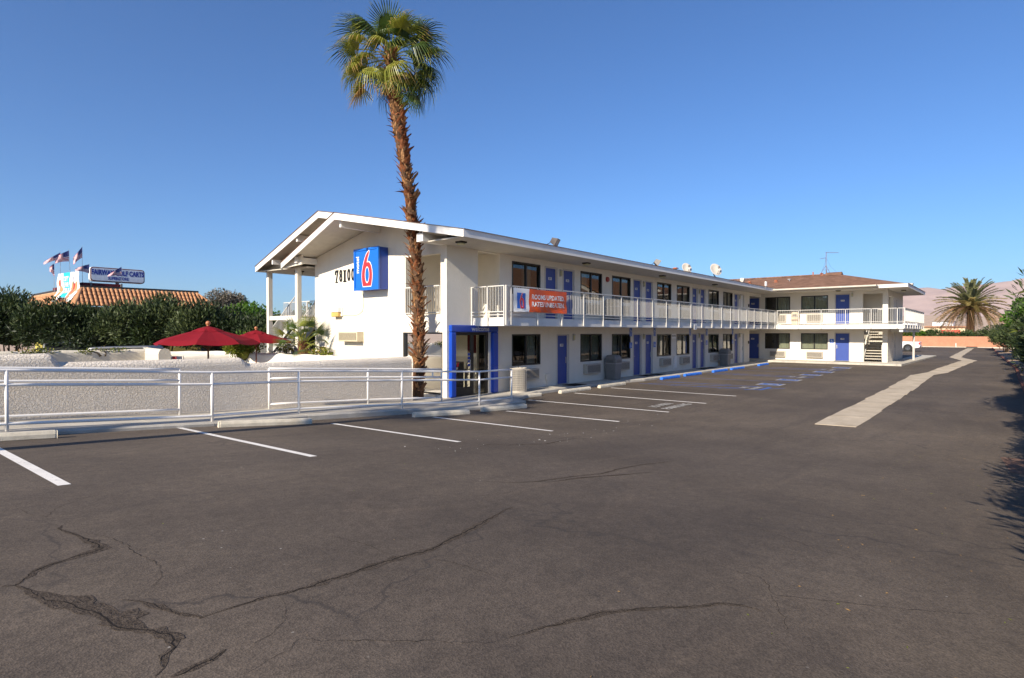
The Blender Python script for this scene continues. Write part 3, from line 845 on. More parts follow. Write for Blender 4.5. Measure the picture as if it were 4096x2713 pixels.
LW = [(16.27, 18.0, 1.02, 2.21), (20.85, 22.6, 1.0, 2.21), (23.5, 25.26, 1.0, 2.20), (28.12, 29.84, .99, 2.18), (30.56, 32.3, .99, 2.18), (35.17, 36.88, .99, 2.17), (37.64, 39.36, 1.0, 2.17)]
UW = [(a, b, 3.72, 4.94) for a, b, c, d in LW]
LD = [(19.15, 19.92), (25.58, 26.36), (26.84, 27.58), (32.72, 33.42), (33.92, 34.6), (39.76, 40.5)]
UD = [(18.34, 19.10), (19.58, 20.33)] + LD[1:]
WHD = (40.9, 41.62)
lops = LW + [(a, b, .12, 2.15) for a, b in LD] + [(WHD[0], WHD[1], .12, 2.15), (42.85, XW - .002, .12, 2.52), (13.25, 14.98, .12, 2.29)]
uops = UW + [(a, b, 2.8, 4.87) for a, b in UD] + [(WHD[0], WHD[1], 2.8, 4.87), (42.85, XW - .002, 2.8, 4.95), (14.45, 15.58, 2.8, 5.12)]
wall(FL, [XG + .2, XW - .002], [-.1, 2.52], .2, lops, 'wall', STUCCO)
wall(FL, [XG + .2, XW - .002], [2.52, 5.2], .2, uops, 'wall', STUCCO)
WWL = [(11.8, 13.55, 1.04, 2.2), (9.3, 11.05, 1.04, 2.2)]
WWU = [(11.8, 13.55, 3.73, 4.9), (9.3, 11.05, 3.73, 4.9)]
ALC = (14.0, 14.95)
wall(FW, [5.72, 15.3], [0, 2.52], .2, WWL + [(7.96, 8.84, .26, 2.19), (6.02, 7.1, .26, 2.4), (ALC[0], ALC[1], .26, 2.15)], 'wall', STUCCO)
wall(FW, [5.72, 15.3], [2.52, 5.2], .2, WWU + [(7.96, 8.84, 2.82, 4.9), (6.02, 7.18, 2.82, 4.92), (ALC[0], ALC[1], 2.82, 4.87)], 'wall', STUCCO)
# gable end: wall with loggia opening and lobby window, and its triangular top
wall(FG, [YF, 21.87], [-.1, 5.18], .2, [(14.15, 15.95, 2.9, 4.91), (14.06, 16.11, .2, 2.28)], 'wall', STUCCO)
mb = MB(); mb.prism([(XG, YF, 5.181), (XG, 21.87, 5.181), (XG, 21.87, 5.36), (XG, 17.45, 6.31), (XG, YF, 5.61)], (.2, 0, 0)); mb.build('gable_wall', STUCCO, motel)
# far end wall of the wing, with the stair loggia open on the side too
FE = Fr('L', 5.72)
wall(FE, [XW + .2, 53.2], [0, 2.52], .2, [(48.6, 49.35, .26, 2.3)], 'wall', STUCCO)
wall(FE, [XW + .2, 53.2], [2.52, 5.2], .2, [(45.95, 48.1, 2.82, 4.74)], 'wall', STUCCO)
mb = MB(); mb.box(53.0, 53.2, 5.93, 27, 0, 5.2); mb.box(13.2, 49, 21.67, 21.87, -.1, 5.4); mb.build('wall', STUCCO, motel, label='rear wall of the motel')
for q in ((42.62, 42.82, 14.06, 15.3), (42.82, 45.48, 15.301, 15.5), (48.3, 48.5, 5.93, 8.0), (45.72, 48.299, 7.62, 7.8)):
    mb = MB(); mb.box(*q, 0, 5.2); mb.build('alcove_wall', STUCCO, motel)
# loggia room behind the upper corner opening
mb = MB(); mb.box(13.18, 15.9, 16.1, 16.3, 2.8, 5.2); mb.box(15.7, 15.9, 14.06, 16.1, 2.8, 5.2)
mb.build('loggia_wall', STUCCO, motel)
# floors, ceilings, dark rooms
mb = MB(); mb.box(13.18, 45.4, 14.06, 21.66, 2.4, 2.8); mb.build('upper_floor', CREAM, motel)
mb = MB(); mb.box(45.72, 53, 7.82, 21, 2.4, 2.8); mb.build('upper_floor', CREAM, motel)
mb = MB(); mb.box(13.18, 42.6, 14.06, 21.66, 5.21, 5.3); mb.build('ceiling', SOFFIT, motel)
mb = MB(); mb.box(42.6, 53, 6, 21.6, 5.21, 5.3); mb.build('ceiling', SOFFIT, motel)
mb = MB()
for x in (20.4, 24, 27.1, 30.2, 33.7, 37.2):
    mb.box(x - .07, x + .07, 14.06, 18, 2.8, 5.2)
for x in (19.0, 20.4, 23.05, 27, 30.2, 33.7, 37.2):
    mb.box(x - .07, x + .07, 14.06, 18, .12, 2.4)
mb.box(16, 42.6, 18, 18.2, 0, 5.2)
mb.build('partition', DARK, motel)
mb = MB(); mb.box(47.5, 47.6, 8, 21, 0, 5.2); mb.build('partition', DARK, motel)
# lobby
mb = MB(); mb.box(13.18, 18.93, 14.06, 18, .02, .13); mb.build('lobby_floor', M('lobby_tile', (.42, .36, .27), .35, .5, var=.1, vs=5), motel)
mb = MB(); mb.box(15.6, 15.7, 15.0, 18.0, .13, 2.4); mb.box(13.18, 15.6, 17.6, 17.7, .13, 2.4); mb.build('lobby_wall', CREAM, motel)
mb = MB(); mb.box(15.585, 15.6, 15.05, 15.5, 1.5, 2.2); mb.build('lobby_poster', MAROON, motel)

# gallery slabs
SLABM = M('slab_paint', (.70, .68, .64), .65, .3, var=.05, vs=2, bs=.1, bscale=25, dirt=.25)
mb = MB(); mb.box(14.18, 43.8, 12.36, YF - .002, 2.52, 2.78); mb.box(14.16, 43.8, 12.34, YF - .003, 2.50, 2.66)
mb.build('gallery_slab', SLABM, motel)
mb = MB(); mb.box(43.81, XW - .002, 4.67, YF, 2.52, 2.78); mb.box(43.78, XW - .003, 4.64, YF - .004, 2.50, 2.66); mb.box(XW, 55.6, 4.67, 5.718, 2.52, 2.78); mb.box(XW, 55.62, 4.64, 5.717, 2.50, 2.66)
mb.box(42.85, 45.49, 13.852, 15.3, 2.52, 2.78)
mb.build('gallery_slab', SLABM, motel)
for q in [(x, x + .25, 4.68, 5.7, 2.28, 2.499) for x in (46.5, 48.8, 51.0, 53.3)] + [(43.9, 45.48, 4.70, 4.9, 2.3, 2.499)]:
    mb = MB(); mb.box(*q); mb.build('slab_beam', SLABM, motel)
mb = MB(); mb.box(50.75, 50.88, 4.72, 4.85, .25, 2.30); mb.build('column', TRIM, motel)
mb = MB(); mb.box(45.52, 45.9, 5.74, 6.0, .25, 2.5); mb.build('column', STUCCO, motel)

# railings: posts each their own, bars in one panel per bay
def gallery_rail(fix, us, along, out, first=True):
    """along 'x' (fixed y) or 'y' (fixed x)"""
    P = (lambda u, z, d=0: (u, fix + d * out, z)) if along == 'x' else (lambda u, z, d=0: (fix + d * out, u, z))
    def bx(mb, u0, u1, z0, z1, d0, d1):
        a = P(u0, z0, d0); b = P(u1, z1, d1); mb.box(a[0], b[0], a[1], b[1], a[2], b[2])
    for u in us:
        mb = MB(); bx(mb, u - .022, u + .022, 2.53, 3.80, -.022, .022); mb.build('railing_post', RAILW, motel)
    for a, b in zip(us, us[1:]):
        a, b = min(a, b), max(a, b)
        mb = MB()
        bx(mb, a - .02, b + .02, 3.80, 3.835, -.028, .028)
        bx(mb, a + .022, b - .022, 2.955, 2.985, -.012, .012); bx(mb, a + .022, b - .022, 2.855, 2.88, -.012, .012)
        n = max(2, int(round((b - a) / .115)))
        for i in range(1, n):
            u = a + (b - a) * i / n; bx(mb, u - .0055, u + .0055, 2.985, 3.80, -.0055, .0055)
        mb.build('railing_panel', RAILW, motel)
gallery_rail(12.30, [14.16, 14.41] + [15.85 + 1.446 * i for i in range(19)] + [43.5, 43.74], 'x', -1)
gallery_rail(14.13, [12.36, 13.1, 13.83], 'y', -1)
gallery_rail(43.73, [12.2, 10.79, 9.36, 7.89, 6.42, 4.99, 4.6], 'y', -1)
gallery_rail(4.60, [43.8, 45.2, 46.7, 48.2, 49.7, 51.2, 52.7, 54.2, 55.65], 'x', -1)
def inset_rail(fr, a, b, z0, z1, d):
    mb = MB(); mb.fb(fr, a, b, z1 - .04, z1, d - .02, d + .02); mb.fb(fr, a, b, z0, z0 + .035, d - .015, d + .015)
    n = int((b - a) / .115)
    for i in range(n + 1):
        u = a + (b - a) * i / n; mb.fb(fr, u - .007, u + .007, z0, z1 - .03, d - .007, d + .007)
    mb.build('railing_panel', RAILW, motel)
inset_rail(FG, 14.16, 15.94, 2.93, 3.86, .03)
inset_rail(FW, 6.03, 7.17, 2.86, 3.84, -.05)

# windows
def window(fr, a, b, z0, z1, cur, slot=None):
    fr_mb = MB(); t = .055; d0, d1 = -.10, .012
    fr_mb.fb(fr, a, b, z0, z0 + t, d0, d1); fr_mb.fb(fr, a, b, z1 - t, z1, d0, d1)
    fr_mb.fb(fr, a, a + t, z0 + t, z1 - t, d0, d1); fr_mb.fb(fr, b - t, b, z0 + t, z1 - t, d0, d1)
    m = (a + b) / 2; fr_mb.fb(fr, m - .035, m + .035, z0 + t, z1 - t, d0 + .02, d1 - .02)
    w = fr_mb.build('window', ALU, motel)
    for p, q in ((a + t, m - .035), (m + .035, b - t)):
        mb = MB(); off = -.05 if p < m - .1 else -.065
        mb.quad(fr.p(p, z0 + t, off), fr.p(q, z0 + t, off), fr.p(q, z1 - t, off), fr.p(p, z1 - t, off)); mb.build('pane', GLASS, w)
    for (c0, c1, mat, dd) in cur:
        u0 = a + (b - a) * c0; u1 = a + (b - a) * c1; n = max(6, int((u1 - u0) / .03)); mb = MB()
        top = z1 - .02; ph = a * 7
        for i in range(n):
            x0, x1 = u0 + (u1 - u0) * i / n, u0 + (u1 - u0) * (i + 1) / n
            e0 = -dd + .028 * math.sin(x0 * 52 + ph + 1.5 * math.sin(x0 * 9)); e1 = -dd + .028 * math.sin(x1 * 52 + ph + 1.5 * math.sin(x1 * 9))
            mb.quad(fr.p(x0, z0 - .1, e0), fr.p(x1, z0 - .1, e1), fr.p(x1, top, e1), fr.p(x0, top, e0))
        mb.build('curtain', mat, w, smooth=True)
    return w
C = CURT; Wt = CURTW
cl = [[(.62, .98, Wt, .25)], [(.02, .98, C, .2)], [(.02, .45, C, .2), (.55, .72, C, .2)], [(.30, .66, Wt, .2), (.02, .2, C, .25)], [(.02, .3, C, .25), (.5, .98, Wt, .2)], [(.02, .55, Wt, .2)], [(.5, .98, Wt, .2)]]
cu = [[(.5, .8, C, .22)], [(.02, .45, C, .22)], [(.6, .98, C, .22)], [(.02, .3, C, .22)], [(.02, .2, C, .25), (.75, .98, C, .2)], [(.02, .5, C, .25)], [(.5, .98, C, .2)]]
for w, c in zip(LW, cl): window(FL, *w, c)
for w, c in zip(UW, cu): window(FL, *w, c)
for k, w in enumerate(WWL): window(FW, *w, [[(.02, .45, C, .2)], [(.02, .98, C, .2)]][k])
for k, w in enumerate(WWU): window(FW, *w, [[(.02, .6, C, .2)], [(.02, .98, C, .2)]][k])
# big fixed lobby window on the gable
mb = MB(); a, b, z0, z1 = 14.06, 16.11, .2, 2.28
for q in ((a, b, z0, z0 + .05), (a, b, z1 - .05, z1), (a, a + .05, z0 + .05, z1 - .05), (b - .12, b, z0 + .05, z1 - .05)): mb.fb(FG, *q, -.12, -.02)
lw = mb.build('lobby_window', ALU, motel)
mb = MB(); mb.quad(FG.p(a, z0, -.07), FG.p(b, z0, -.07), FG.p(b, z1, -.07), FG.p(a, z1, -.07)); mb.build('pane', GLASSL, lw)

# doors
PLATE = M('plate_white', (.75, .74, .72), .5, .3, var=.02)
def door(fr, a, b, z0, z1, num, mat=DOOR, handle_right=True, panels=True, rec=.07, trim=True):
    sgn = 1 if fr.k != 'G' else -1
    mb = MB(); mb.fb(fr, a, b, z0 + .02, z1, -rec - .045, -rec)
    d = mb.build('door', mat, motel)
    w = b - a
    if panels:
        for (p, q) in ((.13, .46), (.54, .87)):
            for (zz0, zz1) in ((.10, .36), (.42, .74), (.80, .93)):
                mb = MB(); mb.fb(fr, a + w * p, a + w * q, z0 + (z1 - z0) * zz0, z0 + (z1 - z0) * zz1, -rec, -rec + .008)
                mb.build('door_panel', mat, d, bevel=.006)
    hu = (b - .07) if (handle_right == (fr.k != 'G')) else (a + .07)
    mb = MB(); mb.fb(fr, hu - .028, hu + .028, z0 + .86, z0 + 1.12, -rec, -rec + .015)
    c = fr.p(hu, z0 + .95, -rec + .05); c0 = fr.p(hu, z0 + .95, -rec)
    mb.tube(c0, c, .012, n=8); c2 = fr.p(hu - .10 * (1 if hu > (a + b) / 2 else -1), z0 + .95, -rec + .05); mb.tube(c, c2, .01, n=8)
    mb.build('handle', STEEL, d)
    mb = MB(); mb.fb(fr, a, b, z0, z0 + .02, -rec - .05, .01); mb.build('threshold', STEEL, d)
    if num:
        um = (a + b) / 2; zm = z0 + (z1 - z0) * .80
        mb = MB(); mb.fb(fr, um - .11, um + .11, zm - .055, zm + .055, -rec + .008, -rec + .016); mb.build('number_plate', PLATE, d)
        mb = MB(); put_text(mb, num, .11, on(fr, um, zm, -rec + .018), bold=.003); mb.build('door_number', BLACK, d)
    if trim:
        mb = MB(); t = .055
        mb.fb(fr, a - t, a - .001, z0, z1 + t, -.06, .02); mb.fb(fr, b + .001, b + t, z0, z1 + t, -.06, .02); mb.fb(fr, a, b, z1 + .001, z1 + t, -.06, .02)
        mb.build('door_frame', TRIM, motel)
    return d
for (a, b), n in zip(LD, ['100', '101', '102', '103', '104', '105']): door(FL, a, b, .13, 2.15, n, handle_right=(n in ('100', '102', '104')))
for (a, b), n in zip(UD, ['201', '202', '203', '204', '205', '206', '207']): door(FL, a, b, 2.81, 4.87, n)
door(FL, *WHD, .13, 2.15, None, mat=FASCIA, panels=False); door(FL, *WHD, 2.81, 4.87, None, mat=FASCIA, panels=False)
door(FW, 7.98, 8.82, .27, 2.19, '108', handle_right=False, panels=False); door(FW, 7.98, 8.82, 2.83, 4.9, '210', handle_right=False, panels=False)
door(FW, *ALC, .27, 2.15, '107', panels=False); door(FW, *ALC, 2.83, 4.87, '209', panels=False)
door(FE, 48.6, 49.35, .27, 2.3, None, mat=FASCIA, panels=False, rec=.05)

# air conditioners through the wall
def ac_unit(fr, a, b, z0, z1, dep, mat=AC, slat_n=7):
    mb = MB(); mb.fb(fr, a, b, z0, z1, -.05, dep); u = mb.build('air_conditioner', mat, motel, bevel=.01)
    m = .05
    mb = MB(); mb.fb(fr, a + m, b - m, z0 + m, z1 - m, dep + .001, dep + .004); mb.build('grille_back', GRILLD, u)
    mb = MB(); hh = (z1 - z0 - 2 * m) / slat_n
    for i in range(slat_n): mb.fb(fr, a + m, b - m, z0 + m + i * hh + hh * .28, z0 + m + (i + 1) * hh - hh * .28, dep + .004, dep + .016)
    mb.build('grille', mat, u)
ACL = [(16.62, 17.7), (21.08, 22.22), (23.72, 24.87), (28.42, 29.48), (30.95, 31.95), (35.45, 36.6), (38.05, 38.98)]
for a, b in ACL: ac_unit(FL, a, b, .47, .88, .20)
for a, b in ACL[1:]: ac_unit(FL, a, b, 3.08, 3.56, .18)
for a, b in ((12.09, 13.15), (9.59, 10.65)): ac_unit(FW, a, b, .46, .88, .2)
for a, b in ((12.05, 12.95), (9.62, 10.66)): ac_unit(FW, a, b, 3.03, 3.58, .18)
ac_unit(FG, 18.45, 19.7, 1.93, 2.31, .30, AC2, 14)

# gallery ceiling, soffits
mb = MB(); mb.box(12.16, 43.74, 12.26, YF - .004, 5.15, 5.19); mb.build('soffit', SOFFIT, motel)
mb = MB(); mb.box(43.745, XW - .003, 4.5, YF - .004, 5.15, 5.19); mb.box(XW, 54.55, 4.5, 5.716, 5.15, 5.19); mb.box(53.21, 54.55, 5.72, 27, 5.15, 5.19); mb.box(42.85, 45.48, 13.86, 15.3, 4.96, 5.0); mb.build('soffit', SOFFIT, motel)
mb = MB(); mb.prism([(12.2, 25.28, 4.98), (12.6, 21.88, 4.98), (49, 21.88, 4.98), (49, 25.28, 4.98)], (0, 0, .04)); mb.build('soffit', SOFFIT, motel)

# roof planes (plan outline + height function), fascias
def zR(y): return 6.64 - (.197 if y < 18.77 else .222) * abs(y - 18.77)
def zA(y): return 6.38 - .215 * (y - 17.45)
def roof(poly, zf, name='roof', th=.05):
    mb = MB(); mb.prism([(x, y, zf(x, y)) for x, y in poly], (0, 0, -th), 0)
    o = mb.build(name, [SHING, SOFFIT], motel)
    o.data.polygons[1].material_index = 1      # the underside is plastered
    return o
mainR = [(12.1, 12.2), (49, 12.2), (49, 18.77), (11.28, 18.77), (11.25, 17.47), (11.1, 17.45)]
roof(mainR, lambda x, y: zR(y)); roof([(11.28, 18.77), (49, 18.77), (49, 25.33), (12.1, 25.33)], lambda x, y: zR(y))
ra = roof([(11.1, 17.45), (15.5, 17.45), (15.5, 23.05), (12.1, 23.05)], lambda x, y: zA(y) - .004)
for p in ra.data.polygons: p.material_index = 1           # top face made pale too, added to bounce light onto the soffit above
XR = 49.15; ZRW = 6.66
hz = lambda x, y: 5.35 + (ZRW - 5.35) * min((x - 43.7) / (XR - 43.7), (54.6 - x) / (54.6 - XR), (y - 4.45) / (9.3 - 4.45))
roof([(43.7, 4.45), (XR, 9.3), (XR, 20.5), (43.7, 20.5)], lambda x, y: hz(x, y) + .0)
roof([(XR, 9.3), (54.6, 4.45), (54.6, 27), (XR, 27)], lambda x, y: hz(x, y))
roof([(43.7, 4.45), (54.6, 4.45), (XR, 9.3)], lambda x, y: hz(x, y))
# little vent gablet at the hip
mb = MB(); mb.add([(XR - .55, 9.1, 6.55), (XR + .55, 9.1, 6.55), (XR, 9.1, 6.84), (XR - .55, 10.2, 6.56), (XR + .55, 10.2, 6.56), (XR, 10.2, 6.84)], [(0, 1, 2), (0, 2, 5, 3), (1, 4, 5, 2)])
mb.build('roof_vent_gablet', SHING, motel)
mb = MB(); mb.tube((XR, 10.1, 6.70), (XR, 20, 6.72), .05, n=6); mb.build('ridge_cap', SHING, motel)
def fascia(p, q, h=.205, th=.035, inward=(0, 0), ext=.03):
    """board from p to q (top edge points), th thick towards `inward`"""
    a, b = Vector(p), Vector(q); n = Vector((inward[0], inward[1], 0)).normalized() * th
    a = a - n * .25; b = b - n * .25
    up = Vector((0, 0, .02)); dn = Vector((0, 0, -h))
    mb = MB(); mb.prism([a + up, b + up, b + dn, a + dn], n); mb.build('fascia', FASCIA, motel)
    mb = MB(); e = -Vector((inward[0], inward[1], 0)).normalized() * .03
    mb.prism([a + e + Vector((0, 0, .021)), b + e + Vector((0, 0, .021)), b + e + Vector((0, 0, .034)), a + e + Vector((0, 0, .034))], -e * 6); mb.build('shingle_edge', SHING, motel)
fascia((12.1, 12.2, 5.35), (43.68, 12.2, 5.35), inward=(0, 1))
fascia((43.7, 12.2, 5.35), (43.7, 4.45, 5.35), inward=(1, 0))
fascia((43.7, 4.45, 5.35), (54.6, 4.45, 5.35), inward=(0, 1))
fascia((54.6, 4.45, 5.35), (54.6, 27, 5.35), inward=(-1, 0))
fascia((12.1, 12.2, 5.35), (11.1, 17.45, 6.38), .215, inward=(1, .1))
fascia((11.1, 17.45, 6.38), (12.1, 23.05, 5.18), .215, inward=(1, -.1))
fascia((11.25, 17.6, 6.41), (11.28, 18.77, 6.64), .215, inward=(1, 0))
fascia((11.28, 18.77, 6.64), (12.1, 25.33, 5.185), .215, inward=(1, -.1))
fascia((12.1, 25.33, 5.185), (49, 25.33, 5.185), inward=(0, -1))
fascia((12.1, 23.05, 5.18), (15.5, 23.05, 5.18), inward=(0, -1))
# exposed beams under the prow roofs and the stucco infills
def beam(x0, x1, y, z0, z1, w=.11):
    mb = MB(); mb.box(x0, x1, y - w / 2, y + w / 2, z0, z1); mb.build('roof_beam', FASCIA, motel)
beam(11.32, XG - .001, 17.45, 5.93, 6.19); beam(12.05, XG + .3, 21.79, 5.10, 5.34, .16); beam(11.95, XG - .001, 14.0, 5.16, 5.42, .3)
beam(11.62, 15.5, 20.9, 5.82, 6.08); beam(11.95, 15.5, 23.5, 5.16, 5.36, .09)
mb = MB(); mb.prism([(12.60, 22.35, 4.99), (12.60, 25.25, 4.99), (12.60, 25.25, 5.12), (12.60, 23.1, 5.60), (12.60, 22.35, 5.20)], (.1, 0, 0)); mb.build('gable_infill', STUCCO, motel)
mb = MB(); mb.prism([(12.15, 21.5, 5.03), (12.15, 22.9, 4.97), (12.15, 22.9, 5.12), (12.15, 21.5, 5.41)], (.08, 0, 0)); mb.build('gable_infill', STUCCO, motel)
mb = MB(); mb.prism([(12.15, 17.7, 6.345), (12.5, 23.0, 5.20), (12.6, 24.9, 5.14), (12.15, 18.77, 6.58)], (.12, 0, 0)); mb.build('gable_infill', STUCCO, motel)
# rear porch posts, gallery and outside stair seen past the corner
for y in (25.15, 22.65):
    mb = MB(); mb.box(12.56, 12.75, y - .095, y + .095, .1, 4.98); mb.build('porch_post', STUCCO, motel)
mb = MB(); mb.box(12.6, 12.71, 22.75, 25.05, 2.82, 3.0); mb.build('porch_beam', STUCCO, motel)
mb = MB(); mb.box(15.0, 49, 21.88, 28.1, 2.42, 2.70); mb.build('gallery_slab', SLABM, motel)
def ybars(x, y0, y1, zf0, zf1, name='railing_panel'):
    mb = MB(); n = int(abs(y1 - y0) / .115)
    for i in range(n + 1):
        y = y0 + (y1 - y0) * i / n; mb.box(x - .009, x + .009, y - .009, y + .009, zf0(y), zf1(y))
    for f in (zf0, zf1):
        mb.prism([(x - .02, y0, f(y0)), (x + .02, y0, f(y0)), (x + .02, y0, f(y0) + .04), (x - .02, y0, f(y0) + .04)], (0, y1 - y0, f(y1) - f(y0)))
    mb.build(name, RAILW, motel)
ybars(14.95, 21.9, 28.2, lambda y: 2.85, lambda y: 3.78)
mb = MB()
for y in (23.4, 25.9, 27.6): mb.box(14.90, 14.94, y - .03, y + .03, 2.5, 3.78)
mb.build('railing_post', RAILW, motel)
sl = lambda y: 2.75 - .66 * (y - 24.9)
for x in (13.62, 14.8):
    ybars(x, 24.4, 28.9, lambda y: sl(y) + .12, lambda y: sl(y) + 1.0)
    mb = MB(); mb.prism([(x - .03, 24.3, sl(24.3) - .2), (x + .03, 24.3, sl(24.3) - .2), (x + .03, 24.3, sl(24.3) + .1), (x - .03, 24.3, sl(24.3) + .1)], (0, 4.7, -.66 * 4.7)); mb.build('stair_stringer', RAILW, motel)
for i in range(15):
    y = 24.5 + i * .3; mb = MB(); mb.box(13.66, 14.76, y, y + .28, sl(y) - .06, sl(y)); mb.build('stair_step', CONC, motel)
# stair inside the wing loggia
for i in range(13):
    z = .42 + i * .185; x = 45.85 + i * .19
    mb = MB(); mb.box(x, x + .26, 6.12, 7.08, z, z + .055); mb.build('stair_step', CONC, motel)
for y in (6.06, 7.12):
    mb = MB(); mb.prism([(45.75, y - .02, .3), (45.75, y + .02, .3), (45.75, y + .02, .55), (45.75, y - .02, .55)], (2.45, 0, 2.38)); mb.build('stair_stringer', RAILW, motel)
    mb = MB(); mb.path([(45.7, y, .3), (45.7, y, 1.35), (48.2, y, 3.75)], .025, 8); mb.build('stair_handrail', METALW, motel, smooth=True)

# lamps, conduits, meter and other fixtures on the walls
def wall_lamp(fr, u, z):
    mb = MB(); mb.fb(fr, u - .05, u + .05, z, z + .3, 0, .03); o = mb.build('wall_lamp', STEEL, motel)
    mb = MB(); mb.fb(fr, u - .04, u + .04, z + .03, z + .24, .03, .09); mb.build('lamp_glass', LAMPY, o, bevel=.01)
    mb = MB(); mb.fb(fr, u - .05, u + .05, z + .241, z + .27, .03, .11); mb.build('lamp_cap', STEEL, o)
for u in (20.3, 26.6, 33.67, 40.7): wall_lamp(FL, u, 1.92)
for u in (19.34, 26.6, 33.67, 40.7): wall_lamp(FL, u, 4.58)
wall_lamp(FW, 7.80, 4.72)
mb = MB(); mb.fb(FG, 19.82, 20.35, 3.08, 3.28, .02, .24); mb.fb(FG, 19.80, 20.0, 2.92, 3.28, 0, .08)
wp = mb.build('wall_pack_light', WHITE, motel, bevel=.015); mb = MB(); mb.fb(FG, 19.86, 20.33, 2.90, 3.078, .04, .22); mb.build('lamp_glass', AMBER, wp, bevel=.02)
mb = MB(); mb.path([FG.p(19.8, 2.94, .012), FG.p(19.5, 2.96, .012), FG.p(19.1, 2.93, .012), FG.p(18.75, 2.97, .012), FG.p(18.5, 3.1, .012), FG.p(18.42, 3.4, .012), FG.p(18.45, 3.66, .012), FG.p(18.55, 3.86, .012)], .012, 6)
mb.build('conduit', AC2, motel, smooth=True)
for (x, y) in ((12.75, 12.95), (20, 13.0), (27, 13.0), (34, 13.0), (44.6, 8.5), (46.9, 5.0)):
    mb = MB(); mb.box(x - .13, x + .13, y - .13, y + .13, 5.10, 5.149); o = mb.build('ceiling_lamp', ROOFD, motel); mb = MB(); mb.box(x - .11, x + .11, y - .11, y + .11, 5.04, 5.099); mb.build('lamp_glass', LAMPY, o, bevel=.02)
mb = MB(); mb.box(13.0, 13.3, 23.3, 23.6, 4.93, 4.979); o = mb.build('ceiling_lamp', ROOFD, motel); mb = MB(); mb.box(13.02, 13.28, 23.32, 23.58, 4.85, 4.929); mb.build('lamp_glass', LAMPY, o, bevel=.02)
# fire alarm bell
mb = MB(); mb.tube((23.05, YF, 4.72), (23.05, YF - .08, 4.72), .13, .11, 20); mb.build('alarm_bell', M('bell_red', (.30, .03, .025), .4, .4), motel, smooth=False, bevel=.01)
# hose bib, conduit, cabinet
mb = MB(); mb.fb(FL, 18.33, 18.55, .38, .62, 0, .05); mb.fb(FL, 18.42, 18.45, .12, .38, 0, .03); mb.build('outlet_box', STUCCO, motel)
mb = MB(); mb.fb(FL, 30.25, 30.5, .3, .95, 0, .05); mb.fb(FL, 30.1, 30.2, .25, .9, 0, .06); mb.build('fixture_box', FASCIA, motel)
for z in (1.45, 4.1):
    mb = MB(); mb.fb(FL, 42.55, 42.7, z, z + .2, 0, .04); mb.build('small_black_sign', BLACK, motel)
for y0, z0, z1 in ((0, 4.05, 4.8), (0, .45, .95), (0, 1.6, 2.2)):
    mb = MB()
    for k in range(5): mb.fb(FE, 47.5 if z0 < 3 else 49.6, 47.6 if z0 < 3 else 49.7, z0 + k * .12, z0 + k * .12 + .07, 0, .01)
    mb.build('wall_vent', GREYP, motel)
# plumbing vents on the roofs
VENT = M('vent_rust', (.42, .14, .07), .7, .3)
for x, y, hgt, m_ in ((28.0, 12.75, .10, VENT), (47.0, 16.0, .1, VENT), (47.0, 15.2, .1, VENT), (47.0, 13.2, .1, VENT), (47.2, 12.3, .1, STEEL), (XR, 11.1, .3, VENT), (XR, 10.5, .12, VENT)):
    zz = max(zR(y), 0) if x < 43 else hz(x, y)
    mb = MB(); mb.tube((x, y, zz - .02), (x, y, zz + hgt), .045, n=8); mb.box(x - .12, x + .12, y - .12, y + .12, zz - .02, zz + .03) if m_ is VENT and hgt < .2 else None
    if hgt < .2: mb.box(x - .13, x + .13, y - .1, y + .1, zz + hgt, zz + hgt + .05)
    mb.build('roof_vent', m_, motel)
# ---------------------------------------------------------------- the big wall sign with a tall 6
SIX_OUT = [(.62, 1.0), (.50, .945), (.41, .87), (.33, .77), (.26, .66), (.195, .54), (.155, .42), (.14, .31), (.155, .19), (.185, .09), (.215, .02),
           (.76, .02), (.80, .10), (.835, .22), (.845, .34), (.825, .46), (.78, .57), (.715, .645), (.63, .685), (.54, .69), (.47, .665), (.50, .74), (.56, .84), (.62, .92), (.645, .98)]
SIX_IN = [(.5 + .155 * math.cos(t), .335 + .235 * math.sin(t)) for t in [2 * math.pi * i / 22 for i in range(22)]]
def offset_poly(p, d):
    n = len(p); out = []
    A = sum(p[i][0] * p[(i + 1) % n][1] - p[(i + 1) % n][0] * p[i][1] for i in range(n))
    s = 1 if A > 0 else -1
    for i in range(n):
        a, b, c = p[i - 1], p[i], p[(i + 1) % n]
        n1 = Vector((b[1] - a[1], a[0] - b[0])); n2 = Vector((c[1] - b[1], b[0] - c[0]))
        n1.normalize(); n2.normalize(); m = (n1 + n2)
        if m.length < .2: m = n1
        m.normalize(); out.append((b[0] + s * m.x * d, b[1] + s * m.y * d))
    return out
def ring_fill(mb, outer, inner, fn, mi=0):
    """fill between an outer outline and an inner one with a bmesh triangulation"""
    bm = bmesh.new(); loops = []
    for L in ([outer, inner] if inner else [outer]):
        vs = [bm.verts.new((a, b, 0)) for a, b in L]; loops += [bm.edges.new((vs[i], vs[(i + 1) % len(vs)])) for i in range(len(vs))]
    r = bmesh.ops.triangle_fill(bm, use_beauty=True, use_dissolve=False, edges=loops)
    bm.verts.index_update()
    mb.add([fn(v.co.x, v.co.y) for v in bm.verts], [tuple(v.index for v in f.verts) for f in bm.faces], mi)
    bm.free()
